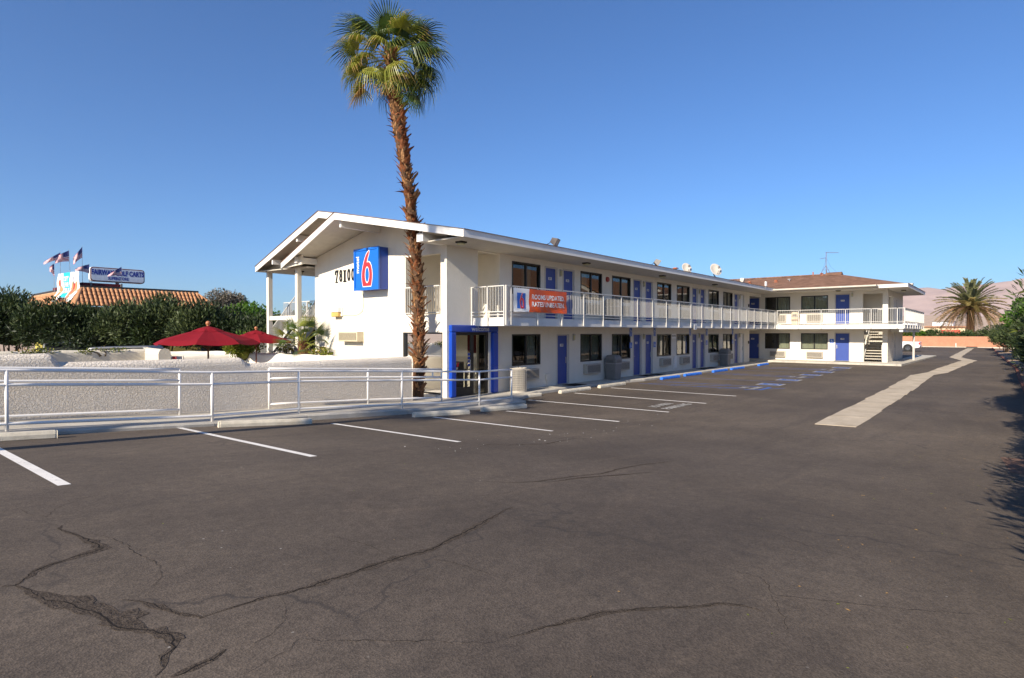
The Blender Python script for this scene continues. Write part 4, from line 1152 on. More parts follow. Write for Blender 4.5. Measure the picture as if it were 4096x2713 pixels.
def six(parent, fn_of_depth, w, h, aspect=.62, d=.006, names=('numeral_outline', 'numeral_six')):
    sx = h * aspect
    f = lambda dep: (lambda a, b: fn_of_depth((a - .5) * sx, (b - .5) * h, dep))
    mb = MB(); ring_fill(mb, offset_poly(SIX_OUT, .028), offset_poly(SIX_IN, -.03), f(d)); mb.build(names[0], WHITE, parent)
    mb = MB(); ring_fill(mb, SIX_OUT, SIX_IN, f(d * 2)); mb.build(names[1], RED, parent)
sign = thing('motel_sign', 'large square blue sign with tall red 6 on the sunlit gable wall', 'sign', (XG, 17.7, 4.6))
y0, y1, z0, z1 = 16.93, 18.42, 3.84, 5.36
mb = MB(); mb.box(12.55, XG - .002, y0, y1, z0, z1); mb.build('sign_case', SIGNBD, sign, bevel=.012)
mb = MB(); t = .075; x = 12.52
for q in ((y0 - .01, y1 + .01, z0 - .01, z0 + t), (y0 - .01, y1 + .01, z1 - t, z1 + .01), (y0 - .01, y0 + t, z0 + t, z1 - t), (y1 - t, y1 + .01, z0 + t, z1 - t)): mb.box(x, x + .06, *q)
mb.build('sign_rim', SIGNB, sign)
mb = MB(); mb.box(12.545, 12.549, y0 + t, y1 - t, z0 + t, z1 - t); mb.build('sign_face', SIGNB, sign)
cy, cz = (y0 + y1) / 2, (z0 + z1) / 2
six(sign, lambda a, b, dep: (12.545 - dep, cy - .06 - a, cz + b), 1, 1.30, .68)
mb = MB(); put_text(mb, 'motel', .27, lambda a, b: (12.538, y1 - .22 + b, cz + .18 + a), bold=.003); mb.build('sign_word', WHITE, sign)
# street number in bold serif figures
num = thing('street_number', 'bold black serif street number 78100 partly tucked behind the blue sign', 'number', (XG, 19.6, 4.3))
yy = 20.22
for ch in '78100':
    mb = MB()
    w = {'7': .30, '8': .28, '1': .20, '0': .26}[ch]
    if ch == '1':
        mb.fb(FG, yy - .05, yy + .05, 4.27, 4.73, 0, .03); mb.fb(FG, yy - .10, yy + .10, 4.27, 4.31, 0, .03); mb.fb(FG, yy - .09, yy + .10, 4.69, 4.73, 0, .03)
    else:
        put_text(mb, ch, .66, lambda a, b: (XG - .03, yy - a, 4.5 + b), bold=.010, squeeze=.60)
        put_text(mb, ch, .66, lambda a, b: (XG - .002, yy - a, 4.5 + b), bold=.010, squeeze=.60)
        if ch == '7': mb.fb(FG, yy + .07, yy + .13, 4.58, 4.73, 0, .031); mb.fb(FG, yy - .06, yy + .10, 4.265, 4.30, 0, .03)
    mb.build('digit', BLACK, num)
    yy -= .275
# welcome portal
por = thing('entrance_portal', 'glossy blue moulded doorway surround with the word welcome over glass doors', 'doorway', (14.2, 13.7, .12))
mb = MB(); yq = 13.70
mb.box(13.04, 13.27, yq, YF - .002, .125, 2.29); mb.box(15.08, 15.36, yq, YF - .002, .125, 2.29); mb.box(13.04, 15.36, yq - .001, YF - .002, 2.2905, 2.53)
mb.build('portal_frame', PORTAL, por, bevel=.035, seg=3)
mb = MB(); mb.box(13.035, 13.275, yq - .004, YF, 1.095, 1.102); mb.box(15.075, 15.365, yq - .004, YF, 1.095, 1.102); mb.build('portal_joint', SIGNBD, por)
mb = MB(); put_text(mb, 'welcome', .24, lambda a, b: (14.42 + a, yq - .006, 2.40 + b), bold=.004); mb.build('portal_word', M('word_grey_white', (.62, .66, .72), .5, .3), por)
mb = MB()
for q in ((13.27, 13.33, .12, 2.29), (14.12, 14.24, .12, 2.29), (14.86, 15.04, .12, 2.29)): mb.box(q[0], q[1], 13.86, 13.93, q[2], q[3])
for q in ((13.33, 14.12, 2.19, 2.29), (14.24, 14.86, 2.19, 2.29), (13.33, 14.12, .13, .42), (13.33, 14.12, 1.0, 1.03)): mb.box(q[0], q[1], 13.865, 13.925, q[2], q[3])
mb.build('door_frame', ALU, por)
for a, b in ((13.33, 14.12), (14.24, 14.86)):
    mb = MB(); mb.quad((a, 13.895, .13), (b, 13.895, .13), (b, 13.895, 2.19), (a, 13.895, 2.19)); mb.build('door_glass', GLASSL, por)
mb = MB(); mb.tube((14.02, 13.80, .95), (14.02, 13.80, 1.35), .012, n=8); mb.tube((14.02, 13.80, 1.0), (14.02, 13.87, 1.0), .01, n=8); mb.tube((14.02, 13.80, 1.3), (14.02, 13.87, 1.3), .01, n=8); mb.build('pull_handle', STEEL, por)
# notices stuck in the glass
stk = bpy.data.objects
mb = MB()
for k in range(4): mb.box(13.98, 14.09, 13.88, 13.889, 1.12 + k * .12, 1.21 + k * .12)
mb.build('door_sticker', SIGNBD, por)
# inside the lobby
t = thing('brochure_rack', 'black rack full of coloured brochures inside the lobby window', 'rack', (13.95, 14.8, .13))
mb = MB(); mb.prism([(13.8, 14.45, .13), (14.35, 14.45, .13), (14.35, 14.45, 1.25), (14.2, 14.45, 1.25)], (0, .8, 0)); mb.build('rack_body', BLACK, t)
rr = random.Random(4); cols = [FLAGB, RED, YEL, WHITE, CYAN, ORANGE, CREAM]
for r_ in range(6):
    for c_ in range(7):
        z = .25 + r_ * .165; x = 13.79 + (z - .13) * .357 - .02; y = 14.48 + c_ * .11
        mb = MB(); mb.prism([(x, y, z), (x, y + .085, z), (x + .045, y + .085, z + .14), (x + .045, y, z + .14)], (-.006, 0, 0)); mb.build('brochure', rr.choice(cols), t)
t = thing('water_cooler', 'beige upright dispenser standing inside the glass entrance door', 'dispenser', (14.75, 14.5, .13))
mb = MB(); mb.box(14.55, 14.85, 14.35, 14.65, .13, .95); mb.build('cooler_body', AC, t, bevel=.03, seg=2)
mb = MB(); mb.tube((14.7, 14.5, .95), (14.7, 14.5, 1.15), .12, .13, 14); mb.tube((14.7, 14.5, 1.15), (14.7, 14.5, 1.25), .13, .05, 14); mb.build('cooler_top', AC, t, smooth=True)
t = thing('lobby_counter', 'reception counter seen dimly through the entrance glass', 'counter', (15.0, 16.2, .13))
mb = MB(); mb.box(14.3, 15.4, 16.2, 16.7, .13, 1.1); mb.build('counter_front', CREAM, t); mb = MB(); mb.box(14.25, 15.45, 16.12, 16.75, 1.101, 1.14); mb.build('counter_top', WOOD, t)

# banner on the gallery railing
ban = thing('banner', 'orange and white vinyl banner ROOMS UPDATED RATES UNBEATEN tied to the upper railing', 'banner', (14.45, 12.27, 3.0))
def bw(u, v):      # gentle sag and ripples of the vinyl
    return .012 * math.sin(u * 5 + v * 3) + .016 * math.sin(u * 2.3 - v * 6) * (1 - v) + .01 * math.sin((u + v) * 14) * (1 - v)
def bp(u, v, d=0): return (14.45 + u * 3.06 + .006 * math.sin(v * 7), 12.235 - bw(u * 3, v) - d, 2.97 + v * .80 - .02 * math.sin(u * math.pi) * (v - .5))
for nm, a, b, mt in (('banner_panel', 0, .272, WHITE), ('banner_panel', .272, 1, ORANGE)):
    mb = MB(); nu = int(60 * (b - a)) + 2
    for i in range(nu):
        for j in range(12):
            u0, u1, v0, v1 = a + (b - a) * i / nu, a + (b - a) * (i + 1) / nu, j / 12, (j + 1) / 12
            mb.quad(bp(u0, v0), bp(u1, v0), bp(u1, v1), bp(u0, v1))
    o = mb.build(nm, mt, ban)
mb = MB()
for i in range(8):
    for j in range(8): mb.quad(bp(.06 + .15 * i / 8, .14 + .66 * j / 8, .004), bp(.06 + .15 * (i + 1) / 8, .14 + .66 * j / 8, .004), bp(.06 + .15 * (i + 1) / 8, .14 + .66 * (j + 1) / 8, .004), bp(.06 + .15 * i / 8, .14 + .66 * (j + 1) / 8, .004))
mb.build('banner_logo_square', SIGNB, ban)
six(ban, lambda a, b, dep: (lambda u, v: bp(u, v, .006 + dep))((a + 14.45 + .135 * 3.06 + .03 - 14.45) / 3.06, (b + .47 * .8) / .8), 1, .54, .62, .004)
for s, v in (('ROOMS UPDATED.', .66), ('RATES UNBEATEN.', .34)):
    mb = MB(); put_text(mb, s, .235, lambda a, b: bp((a + (.30 * 3.06 + 1.02)) / 3.06, v + b / .8, .007), bold=.005, squeeze=.98); mb.build('banner_words', WHITE, ban)
mb = MB()
for u in (.005, .34, .67, .995):
    for v in (.02, .98): p = bp(u, v); mb.tube((p[0], p[1] - .004, p[2]), (p[0], p[1] + .07, p[2]), .006, n=6)
mb.build('banner_tie', BLACK, ban)

# accessible parking signs below the gallery
def blue_sign(x, zt, hgt, w, fr, nm, label, wheel=True, group='blue accessible parking signs on the ground floor wall'):
    o = thing(nm, label, 'sign', (x, fr.at, zt), group)
    mb = MB(); mb.fb(fr, x - w / 2, x + w / 2, zt - hgt, zt, .012, .018); mb.build('sign_plate', SIGNB, o)
    sg = 1 if fr.k == 'L' else -1
    mb = MB(); s = min(w, hgt) * .85
    wheelchair(mb, 0, 0, s, lambda a, b: fr.p(x + sg * a, zt - hgt * (.5 if wheel else .33) + b, .021)); mb.build('sign_symbol', WHITE, o)
    if not wheel:
        mb = MB(); put_text(mb, 'PARKING ONLY', .035, on(fr, x, zt - hgt * .72, .021)); put_text(mb, 'VAN ACCESSIBLE', .03, on(fr, x, zt - hgt * .88, .021)); mb.build('sign_words', WHITE, o)
    return o
for k, x in enumerate((25.3, 27.86, 32.4, 34.9, 39.42)):
    where = ['left of the nearer pair of blue doors', 'right of the nearer pair of blue doors', 'left of the farther pair of blue doors', 'right of the farther pair of blue doors', 'by the last single blue door of the long wing'][k]
    blue_sign(x - .02, 2.50, .42, .25, FL, 'parking_sign', 'tall blue parking sign ' + where, False)
    if k in (0, 1, 3, 4): blue_sign(x - .02, 1.78, .28, .25, FL, 'access_sign', 'small square wheelchair sign ' + where)
blue_sign(9.05, 1.80, .27, .26, FW, 'access_sign', 'blue wheelchair sign on the wing beside door 108')
o = thing('notice_sign', 'small white notice plate hung on the gallery edge above the doors 103 and 104', 'sign', (29.35, 12.3, 2.5))
mb = MB(); mb.box(29.15, 29.5, 12.24, 12.255, 2.42, 2.70); mb.build('sign_plate', WHITE, o, bevel=.004)
mb = MB()
for k in range(5): mb.box(29.2, 29.45 - .03 * (k % 2), 12.236, 12.239, 2.47 + k * .04, 2.482 + k * .04)
mb.build('sign_print', GREYP, o)
o = thing('office_sign', 'white sign with dark arrow and the word OFFICE between two ground floor windows', 'sign', (30.2, FL.at, 2.1))
mb = MB(); mb.fb(FL, 29.93, 30.47, 1.93, 2.2, .01, .016); mb.build('sign_plate', WHITE, o)
mb = MB(); put_text(mb, 'OFFICE', .12, on(FL, 30.25, 2.07, .02), bold=.002); mb.add([FL.p(29.95, 2.07, .02), FL.p(30.03, 2.0, .02), FL.p(30.03, 2.14, .02)], [(0, 1, 2)]); mb.build('sign_words', BLACK, o)

# trash cans
def trash(x, y, z, label, mat=GREYP, s=.56, h=1.12, group='square grey trash cans on the walkways'):
    t = thing('trash_can', label, 'trash can', (x, y, z), group)
    mb = MB(); a = s / 2 * .9; b = s / 2
    mb.add([(x - a, y - a, z), (x + a, y - a, z), (x + a, y + a, z), (x - a, y + a, z), (x - b, y - b, z + h * .68), (x + b, y - b, z + h * .68), (x + b, y + b, z + h * .68), (x - b, y + b, z + h * .68)],
           [(3, 2, 1, 0), (4, 5, 6, 7), (0, 1, 5, 4), (1, 2, 6, 5), (2, 3, 7, 6), (3, 0, 4, 7)]); mb.build('can_body', mat, t, bevel=.03, seg=2)
    mb = MB(); b2 = b + .015; c = b * .78; z1 = z + h * .685
    mb.add([(x + i * b2, y + j * b2, z1) for i, j in ((-1, -1), (1, -1), (1, 1), (-1, 1))] + [(x + i * b2, y + j * b2, z1 + h * .16) for i, j in ((-1, -1), (1, -1), (1, 1), (-1, 1))] + [(x + i * c, y + j * c, z + h) for i, j in ((-1, -1), (1, -1), (1, 1), (-1, 1))],
           [(3, 2, 1, 0), (0, 1, 5, 4), (1, 2, 6, 5), (2, 3, 7, 6), (3, 0, 4, 7), (4, 5, 9, 8), (5, 6, 10, 9), (6, 7, 11, 10), (7, 4, 8, 11), (8, 9, 10, 11)]); mb.build('can_lid', mat, t, bevel=.03, seg=2)
    mb = MB(); mb.box(x - b * .6, x + b * .6, y - b2 - .004, y - b2 + .01, z1 + .03, z1 + .13); mb.box(x - b2 - .004, x - b2 + .01, y - b * .6, y + b * .6, z1 + .03, z1 + .13); mb.build('swing_flap', M('flap_grey', (.14, .135, .13), .5, .4), t)
    mb = MB(); mb.tube((x, y, z1 - .03), (x, y, z1 - .005), b * 1.38, b * 1.40, 4) if False else mb.box(x - b - .006, x + b + .006, y - b - .006, y + b + .006, z1 - .05, z1 - .002); mb.build('bag_edge', M('bag_grey', (.30, .29, .28), .5, .3), t)
    return t
trash(23.0, 13.48, .12, 'grey trash can on the ground floor between the curtained windows, near door 101')
trash(36.95, 13.45, .12, 'grey trash can on the ground floor near the inner corner of the building')
trash(22.85, 13.45, 2.79, 'dark trash can standing on the upper gallery behind the railing', s=.55, h=1.0)
trash(45.15, 11.35, 2.79, 'beige dome-topped trash can on the upper gallery of the wing', M('can_beige', (.50, .40, .30), .7, .3), .45, .95)
# wire-mesh ash can with a tray on top
t = thing('ash_can', 'round wire mesh trash can with ash tray beside the blue doorway', 'trash can', (16.05, 13.35, .12))
cx, cy, zb = 16.05, 13.35, .12
mb = MB(); mb.tube((cx, cy, zb), (cx, cy, zb + .05), .30, n=24); mb.tube((cx, cy, zb + .83), (cx, cy, zb + .87), .31, n=24, cap=False); mb.build('can_rim', AC, t)
mb = MB()
for i in range(40):
    a = 2 * math.pi * i / 40; mb.box(cx + .295 * math.cos(a) - .005, cx + .295 * math.cos(a) + .005, cy + .295 * math.sin(a) - .005, cy + .295 * math.sin(a) + .005, zb + .05, zb + .84)
for k in range(12): mb.tube((cx, cy, zb + .08 + k * .065), (cx, cy, zb + .092 + k * .065), .30, n=24, cap=False)
mb.build('wire_mesh', AC, t)
mb = MB(); mb.tube((cx, cy, zb + .05), (cx, cy, zb + .8), .26, n=20); mb.build('can_liner', GREYP, t, smooth=False)
mb = MB(); mb.tube((cx + .05, cy + .05, zb + .87), (cx + .05, cy + .05, zb + 1.08), .012, n=6); mb.tube((cx + .05, cy + .05, zb + 1.08), (cx + .05, cy + .05, zb + 1.12), .15, .2, 20); mb.build('ash_tray', ALU, t)
# door mats
MATM = M('door_mat_black', (.018, .017, .016), .95, .1, bs=.6, bscale=120)
for x, y, w, d, z, lb in ((19.6, 13.3, .95, .6, .125, 'black door mat at the single blue door next to the entrance'), (26.0, 13.35, .8, .5, .125, 'black door mat at the left door of the nearer blue pair'), (27.2, 13.35, .8, .5, .125, 'black door mat at the right door of the nearer blue pair'),
                     (33.1, 13.35, .8, .5, .125, 'black door mat at the left door of the farther blue pair'), (34.3, 13.35, .8, .5, .125, 'black door mat at the right door of the farther blue pair')):
    mb = MB(); mb.box(x - w / 2, x + w / 2, y - d / 2, y + d / 2, z, z + .012); o = mb.build('door_mat', MATM, None, bevel=.004); tag(o, lb, 'door mat', 'black door mats along the walkway')
mb = MB(); mb.box(45.0, 45.45, 7.95, 8.85, .255, .268); o = mb.build('door_mat', MATM, None); tag(o, 'black door mat in front of door 108 on the wing', 'door mat', 'black door mats along the walkway')

# floodlights, antennas and dishes on the eaves
def flood(x, y, z, rz, tilt, label, mat=GREYP):
    t = thing('floodlight', label, 'floodlight', (x, y, z), 'floodlights on the roof edge')
    c, s = math.cos(rz), math.sin(rz)
    def T(a, b, cc):   # a sideways, b forward, cc up, tilted downwards
        b2, c2 = b * math.cos(tilt) + cc * math.sin(tilt), -b * math.sin(tilt) + cc * math.cos(tilt)
        return (x + a * c - b2 * s, y + a * s + b2 * c, z + .22 + c2)
    mb = MB(); P = [T(-.11, -.14, -.09), T(.11, -.14, -.09), T(.11, -.14, .09), T(-.11, -.14, .09), T(-.19, .10, -.15), T(.19, .10, -.15), T(.19, .10, .15), T(-.19, .10, .15)]
    mb.add(P, [(0, 1, 2, 3), (0, 4, 5, 1), (1, 5, 6, 2), (2, 6, 7, 3), (3, 7, 4, 0), (4, 7, 6, 5)]); mb.build('lamp_housing', mat, t)
    mb = MB(); mb.add([T(-.17, .106, -.13), T(.17, .106, -.13), T(.17, .106, .13), T(-.17, .106, .13)], [(0, 1, 2, 3)]); mb.build('lamp_glass', DISH, t)
    mb = MB(); mb.path([(x, y, z), (x, y, z + .1), T(0, -.05, -.05)], .018, 6); mb.path([T(0, -.14, 0), (x - .2, y + .1, z + .16), (x - .42, y + .15, z + .06), (x - .5, y + .2, z)], .012, 6); mb.build('lamp_bracket', ALU, t)
flood(17.0, 12.4, 5.37, R(200), R(28), 'dark floodlight on the roof edge above door 201', M('flood_bronze', (.10, .085, .08), .5, .4))
flood(25.2, 12.4, 5.37, R(215), R(35), 'grey floodlight at the middle of the long roof edge', GREYP)
flood(37.6, 12.6, 5.40, R(190), R(20), 'beige floodlight near the inner corner of the roofs', DISH)
flood(50.0, 4.9, 5.45, R(180), R(20), 'pale floodlight on the far end of the wing roof', DISH)
t = thing('electrical_box', 'slim white box on a short bracket at the inner roof corner', 'box', (40.9, 12.15, 5.3))
mb = MB(); mb.box(40.82, 41.02, 12.1, 12.2, 5.42, 5.72); mb.build('box_body', WHITE, t, bevel=.01); mb = MB(); mb.path([(40.9, 12.15, 5.42), (40.8, 12.13, 5.3), (40.7, 12.17, 5.25)], .02, 6); mb.build('bracket', STEEL, t)
def dish(x, y, z, r, label):
    t = thing('satellite_dish', label, 'satellite dish', (x, y, z), 'satellite dishes on the long roof')
    n = Vector((-.55, -.80, .45)).normalized(); c = Vector((x, y, z + r * 1.25)); a = n.cross(Vector((0, 0, 1))).normalized(); b = n.cross(a)
    vs = [c - n * .1]; rings = 4; k = 28
    for i in range(1, rings + 1):
        q = i / rings
        for j in range(k):
            th = 2 * math.pi * j / k; vs.append(c - n * .1 * (1 - q * q) + (a * math.cos(th) * .92 + b * math.sin(th)) * r * q)
    fs = [(0, 1 + j, 1 + (j + 1) % k) for j in range(k)]
    for i in range(rings - 1):
        for j in range(k): fs.append((1 + i * k + j, 1 + (i + 1) * k + j, 1 + (i + 1) * k + (j + 1) % k, 1 + i * k + (j + 1) % k))
    mb = MB(); mb.add(vs, fs); o = mb.build('dish_reflector', DISH, t, smooth=True); s_ = o.modifiers.new('s', 'SOLIDIFY'); s_.thickness = .012
    mb = MB(); low = c - b * 0 + Vector((0, 0, -r * .8)); f = c + n * r * .75 + Vector((0, 0, -r * .15)); mb.path([low, low + n * r * .5, f], .022, 8); mb.build('feed_arm', STEEL, t, smooth=True)
    mb = MB(); mb.box(f.x - .05, f.x + .05, f.y - .05, f.y + .05, f.z - .03, f.z + .09); mb.build('feed_horn', GREYP, t)
    mb = MB(); mb.path([c - n * .12, c - n * .25 + Vector((0, 0, -.2)), (x, y, z)], .03, 8); mb.tube((x, y, z), (x - .35, y - .1, z + .02), .02); mb.build('dish_mast', ALU, t)
dish(30.2, 13.1, 5.42, .31, 'smaller off-white satellite dish on the long roof, nearer one of the pair')
dish(33.9, 12.9, 5.52, .40, 'larger off-white satellite dish raised on a dark arm, farther one of the pair')
t = thing('tv_antenna', 'old television antenna on a tripod at the ridge of the wing roof', 'antenna', (XR, 10.2, 6.65))
ANT = M('antenna_rust', (.20, .12, .11), .6, .4, .3)
mb = MB(); x, y = XR, 10.2
mb.tube((x, y, 6.65), (x, y, 8.4), .02, n=6); mb.build('antenna_mast', ANT, t)
for dx, dy in ((-.3, .4), (-.3, -.4), (.3, 0)):
    mb = MB(); mb.tube((x + dx, y + dy, 6.6), (x, y, 7.4), .014, n=5); mb.build('antenna_leg', ANT, t)
mb = MB(); mb.tube((x - .15, y + .2, 7.05), (x + .12, y - .2, 7.05), .008, n=5)
mb.tube((x, y, 8.38), (x, y - .85, 8.30), .012, n=5); mb.tube((x, y + .4, 7.93), (x, y, 7.98), .012, n=5); mb.build('antenna_boom', ANT, t)
mb = MB()
for k in range(9): yy = y - k * .1; L = .5 - .03 * k; mb.tube((x - L, yy, 8.38 - k * .009), (x + L, yy, 8.38 - k * .009), .005, n=4)
for k in range(4): yy = y + .1 + k * .1; mb.tube((x - .25, yy, 7.97 - k * .012), (x + .25, yy, 7.97 - k * .012), .005, n=4)
mb.build('antenna_elements', ANT, t)
mb = MB(); mb.path([(x, y, 8.2), (x, y + .06, 7.6), (x, y + .35, 6.8)], .006, 4); mb.path([(x, y - .05, 7.9), (x, y - .3, 7.3), (x, y - .8, 6.75)], .006, 4); mb.build('antenna_cable', BLACK, t)

# ---------------------------------------------------------------- market umbrellas
def umbrella(x, y, zb, ztop, rad, label, rot=0):
    t = thing('patio_umbrella', label, 'umbrella', (x, y, zb), 'red patio umbrellas in the courtyard')
    n = 8; zr = ztop - .46
    prof = [(.0, ztop), (.16, ztop - .06), (.5, ztop - .19), (.85, ztop - .34), (1.0, zr)]
    mb = MB(); vs = [(x, y, ztop)]; seg = 4; m = n * seg
    for q, z in prof[1:]:
        for j in range(m):
            th = rot + 2 * math.pi * j / m; f = (j % seg) / seg
            rr_ = math.cos(math.pi / n) / math.cos((th - rot) % (2 * math.pi / n) - math.pi / n)
            sag = .045 * math.sin(math.pi * f) * q
            vs.append((x + rad * q * rr_ * math.cos(th), y + rad * q * rr_ * math.sin(th), z - sag))
    fs = [(0, 1 + j, 1 + (j + 1) % m) for j in range(m)]
    for i in range(len(prof) - 2):
        for j in range(m): fs.append((1 + i * m + j, 1 + (i + 1) * m + j, 1 + (i + 1) * m + (j + 1) % m, 1 + i * m + (j + 1) % m))
    mb.add(vs, fs); o = mb.build('canopy', UMB, t); sm = o.modifiers.new('s', 'SOLIDIFY'); sm.thickness = .006
    mb = MB(); vs = [(x, y, ztop + .035)]
    for q, z in ((.18, ztop - .03), (.30, ztop - .12)):
        for j in range(24):
            th = rot + 2 * math.pi * j / 24; w = .02 * math.sin(th * 8) if q > .2 else 0
            vs.append((x + rad * q * math.cos(th), y + rad * q * math.sin(th), z + w))
    mb.add(vs, [(0, 1 + j, 1 + (j + 1) % 24) for j in range(24)] + [(1 + j, 25 + j, 25 + (j + 1) % 24, 1 + (j + 1) % 24) for j in range(24)]); o = mb.build('vent_cap', UMB, t, smooth=False)
    for j in range(n):
        th = rot + 2 * math.pi * j / n; mb = MB(); mb.tube((x, y, ztop - .03), (x + rad * .985 * math.cos(th), y + rad * .985 * math.sin(th), zr - .012), .011, n=5); mb.build('rib', WOOD, t)
        mb = MB(); mb.tube((x, y, ztop - .62), (x + rad * .5 * math.cos(th), y + rad * .5 * math.sin(th), ztop - .215), .009, n=5); mb.build('strut', WOOD, t)
    mb = MB(); mb.tube((x, y, zb), (x, y, ztop + .03), .024, n=12); mb.build('pole', WOOD, t, smooth=True)
    mb = MB(); mb.tube((x, y, ztop + .03), (x, y, ztop + .07), .03, .045, 12); mb.sphere((x, y, ztop + .12), .065, n=12, k=8); mb.build('finial', KNOB, t, smooth=True)
    mb = MB(); mb.tube((x, y, zb), (x, y, zb + .1), .28, .22, 20); mb.build('base', GREYP, t)
umbrella(6.86, 17.25, .2, 2.43, 1.39, 'nearer wide dark red umbrella rising above the middle garden wall', .2)
umbrella(11.15, 23.32, .2, 2.34, 1.38, 'farther dark red umbrella overlapping the porch post', .45)
# flags, restaurant -------------------------------------------------
rest = thing('restaurant_building', 'fast food restaurant with clay tile mansard roof behind the hedge', 'building', (11.8, 52, .6))
mb = MB(); mb.box(12.0, 20.0, 51.8, 69, .3, 4.1); mb.build('wall', YEL, rest)
mb = MB(); mb.box(11.0, 21.1, 50.75, 69.5, 4.02, 4.16); mb.build('eave_board', M('eave_brown', (.09, .06, .05), .7, .2), rest)
E0 = (11.05, 50.8, 4.2); E1 = (21.1, 50.8, 4.2); T0 = (11.78, 52.0, 5.56); T1 = (19.8, 52.0, 5.56); E2 = (11.05, 69.5, 4.2); T2 = (11.78, 68.8, 5.56); E3 = (21.1, 69.5, 4.2); T3 = (19.8, 68.8, 5.56)
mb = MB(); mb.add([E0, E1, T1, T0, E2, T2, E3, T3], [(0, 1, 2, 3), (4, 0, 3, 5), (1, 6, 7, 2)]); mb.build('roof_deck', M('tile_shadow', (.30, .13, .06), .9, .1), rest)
def barrel(L, r, taper=.85):
    mb = MB(); n = 7; vs = []
    for k, rr_ in ((0, r), (1, r * taper)):
        for i in range(n): th = math.pi * i / (n - 1); vs.append((rr_ * math.cos(th), k * L, rr_ * math.sin(th) * .9 + (.02 if k == 0 else 0)))
    mb.add(vs, [(i, i + 1, i + 1 + n, i + n) for i in range(n - 1)] + [tuple(range(n))]); return mb.mesh('roof_tile', TILE)
dv = Vector((0, 1.2, 1.36)); Ls = dv.length; dv.normalize(); rows = 5; tl = Ls / rows
tme = barrel(tl * 1.08, .105)
rot = Matrix((Vector((1, 0, 0)), dv, Vector((1, 0, 0)).cross(dv))).transposed()
rr = random.Random(8); base = wl(rest)
nt_ = 34
for i in range(nt_):
    x = E0[0] + .25 + (E1[0] - E0[0] - .4) * i / (nt_ - 1)
    for r_ in range(rows):
        f = (r_ + .5) / rows; xa = E0[0] + (T0[0] - E0[0]) * f; xb = E1[0] + (T1[0] - E1[0]) * f
        if not (xa + .05 < x < xb - .05): continue
        o = bpy.data.objects.new('roof_tile', tme); COL.objects.link(o); o.parent = rest
        p = Vector((x, 50.8, 4.2)) + dv * tl * r_ - base; o.location = p + Vector((rr.uniform(-.008, .008), 0, .01))
        o.rotation_euler = rot.to_euler(); o.rotation_euler.rotate_axis('Z', rr.uniform(-.02, .02))
mb = MB(); n = 7                                             # the left slope is seen edge on: its tiles are one part
dl = Vector((T0[0] - E0[0], 0, T0[2] - E0[2])); ll = dl.length; dl.normalize(); nn = Vector((-dl.z, 0, dl.x))
for i in range(62):
    yy = 51.1 + i * .29
    for r_ in range(rows):
        if yy < 50.8 + 1.2 * (r_ + .7) / rows: continue
        p0 = Vector((E0[0], yy, E0[2])) + dl * ll * r_ / rows; p1 = p0 + dl * ll / rows * 1.06; vs = []
        for p, q, up in ((p0, .105, .02), (p1, .09, 0)):
            for k in range(5): th = math.pi * k / 4; vs.append(p + Vector((0, q * math.cos(th), 0)) + nn * (q * math.sin(th) * .9 + up))
        mb.add(vs, [(k, k + 1, k + 6, k + 5) for k in range(4)] + [(0, 1, 2, 3, 4)])
mb.build('roof_tile_slope', TILE, rest, kind='stuff')
mb = MB(); mb.tube(E0, T0, .12, .1, 8); mb.tube(E1, T1, .12, .1, 8); mb.build('hip_tile', TILE, rest, smooth=True)
mb = MB(); mb.box(11.74, 19.86, 52.0, 52.15, 5.50, 5.62); mb.box(11.72, 11.85, 52.15, 68.8, 5.5, 5.62); mb.build('parapet_trim', AC2, rest)
mb = MB(); mb.box(11.7, 19.95, 52.05, 52.2, 5.621, 5.78); mb.box(11.7, 11.85, 52.2, 68.8, 5.621, 5.78); mb.build('parapet_cap', ROOFD, rest)
mb = MB(); mb.box(11.95, 14.4, 52.5, 52.6, 5.6, 6.02); mb.box(11.9, 12.0, 52.6, 61.5, 5.6, 6.02); mb.build('roof_screen', MAROON, rest)
mb = MB()
for x in (12.4, 14.38): mb.box(x, x + .12, 52.42, 52.5, 5.5, 6.05)
mb.box(11.93, 12.07, 61.4, 61.6, 5.2, 6.05); mb.build('screen_post', GREYP, rest)
mb = MB(); mb.box(11.1, 11.5, 53.5, 54.6, 4.5, 4.56); mb.prism([(10.9, 53.2, 4.2), (10.9, 54.2, 4.2), (10.9, 53.7, 4.75)], (.8, 0, .1)); mb.prism([(10.9, 55.4, 4.2), (10.9, 56.4, 4.2), (10.9, 55.9, 4.75)], (.8, 0, .1)); mb.build('awning_peak', TILE, rest)
mb = MB(); mb.box(20.6, 24.5, 58, 68, .3, 4.0); mb.build('rear_wing', M('rear_wall', (.10, .09, .10), .9, .1), rest)
# food banner draped over the corner
fb_ = thing('advertising_banner', 'large white and turquoise food banner hung over the restaurant roof corner', 'banner', (11.6, 52.3, 5.0))
def fpos(u, v, d=0):        # u 0..1 from far (left in view) to near, v 0 bottom..1 top
    y = 58.6 - 6.4 * u; z = 4.55 + .2 * (1 - u) + (6.88 - 4.6) * v
    x = 11.64 - max(0, (5.55 - z)) * .52 - .04 * math.sin(u * 9 + v * 4) - .03 * math.sin(v * 11)
    return (x - d, y + (.9 * (1 - v) ** 2) * (1 - u) * 0, z)
def fpanel(u0, u1, v0, v1, d, mat, nm, fn=None):
    mb = MB(); nu, nv = 12, 10
    for i in range(nu):
        for j in range(nv):
            c = [(u0 + (u1 - u0) * a / nu, v0 + (v1 - v0) * b / nv) for a, b in ((i, j), (i + 1, j), (i + 1, j + 1), (i, j + 1))]
            mb.quad(*[fpos(a, b, d) for a, b in c])
    return mb.build(nm, mat, fb_)
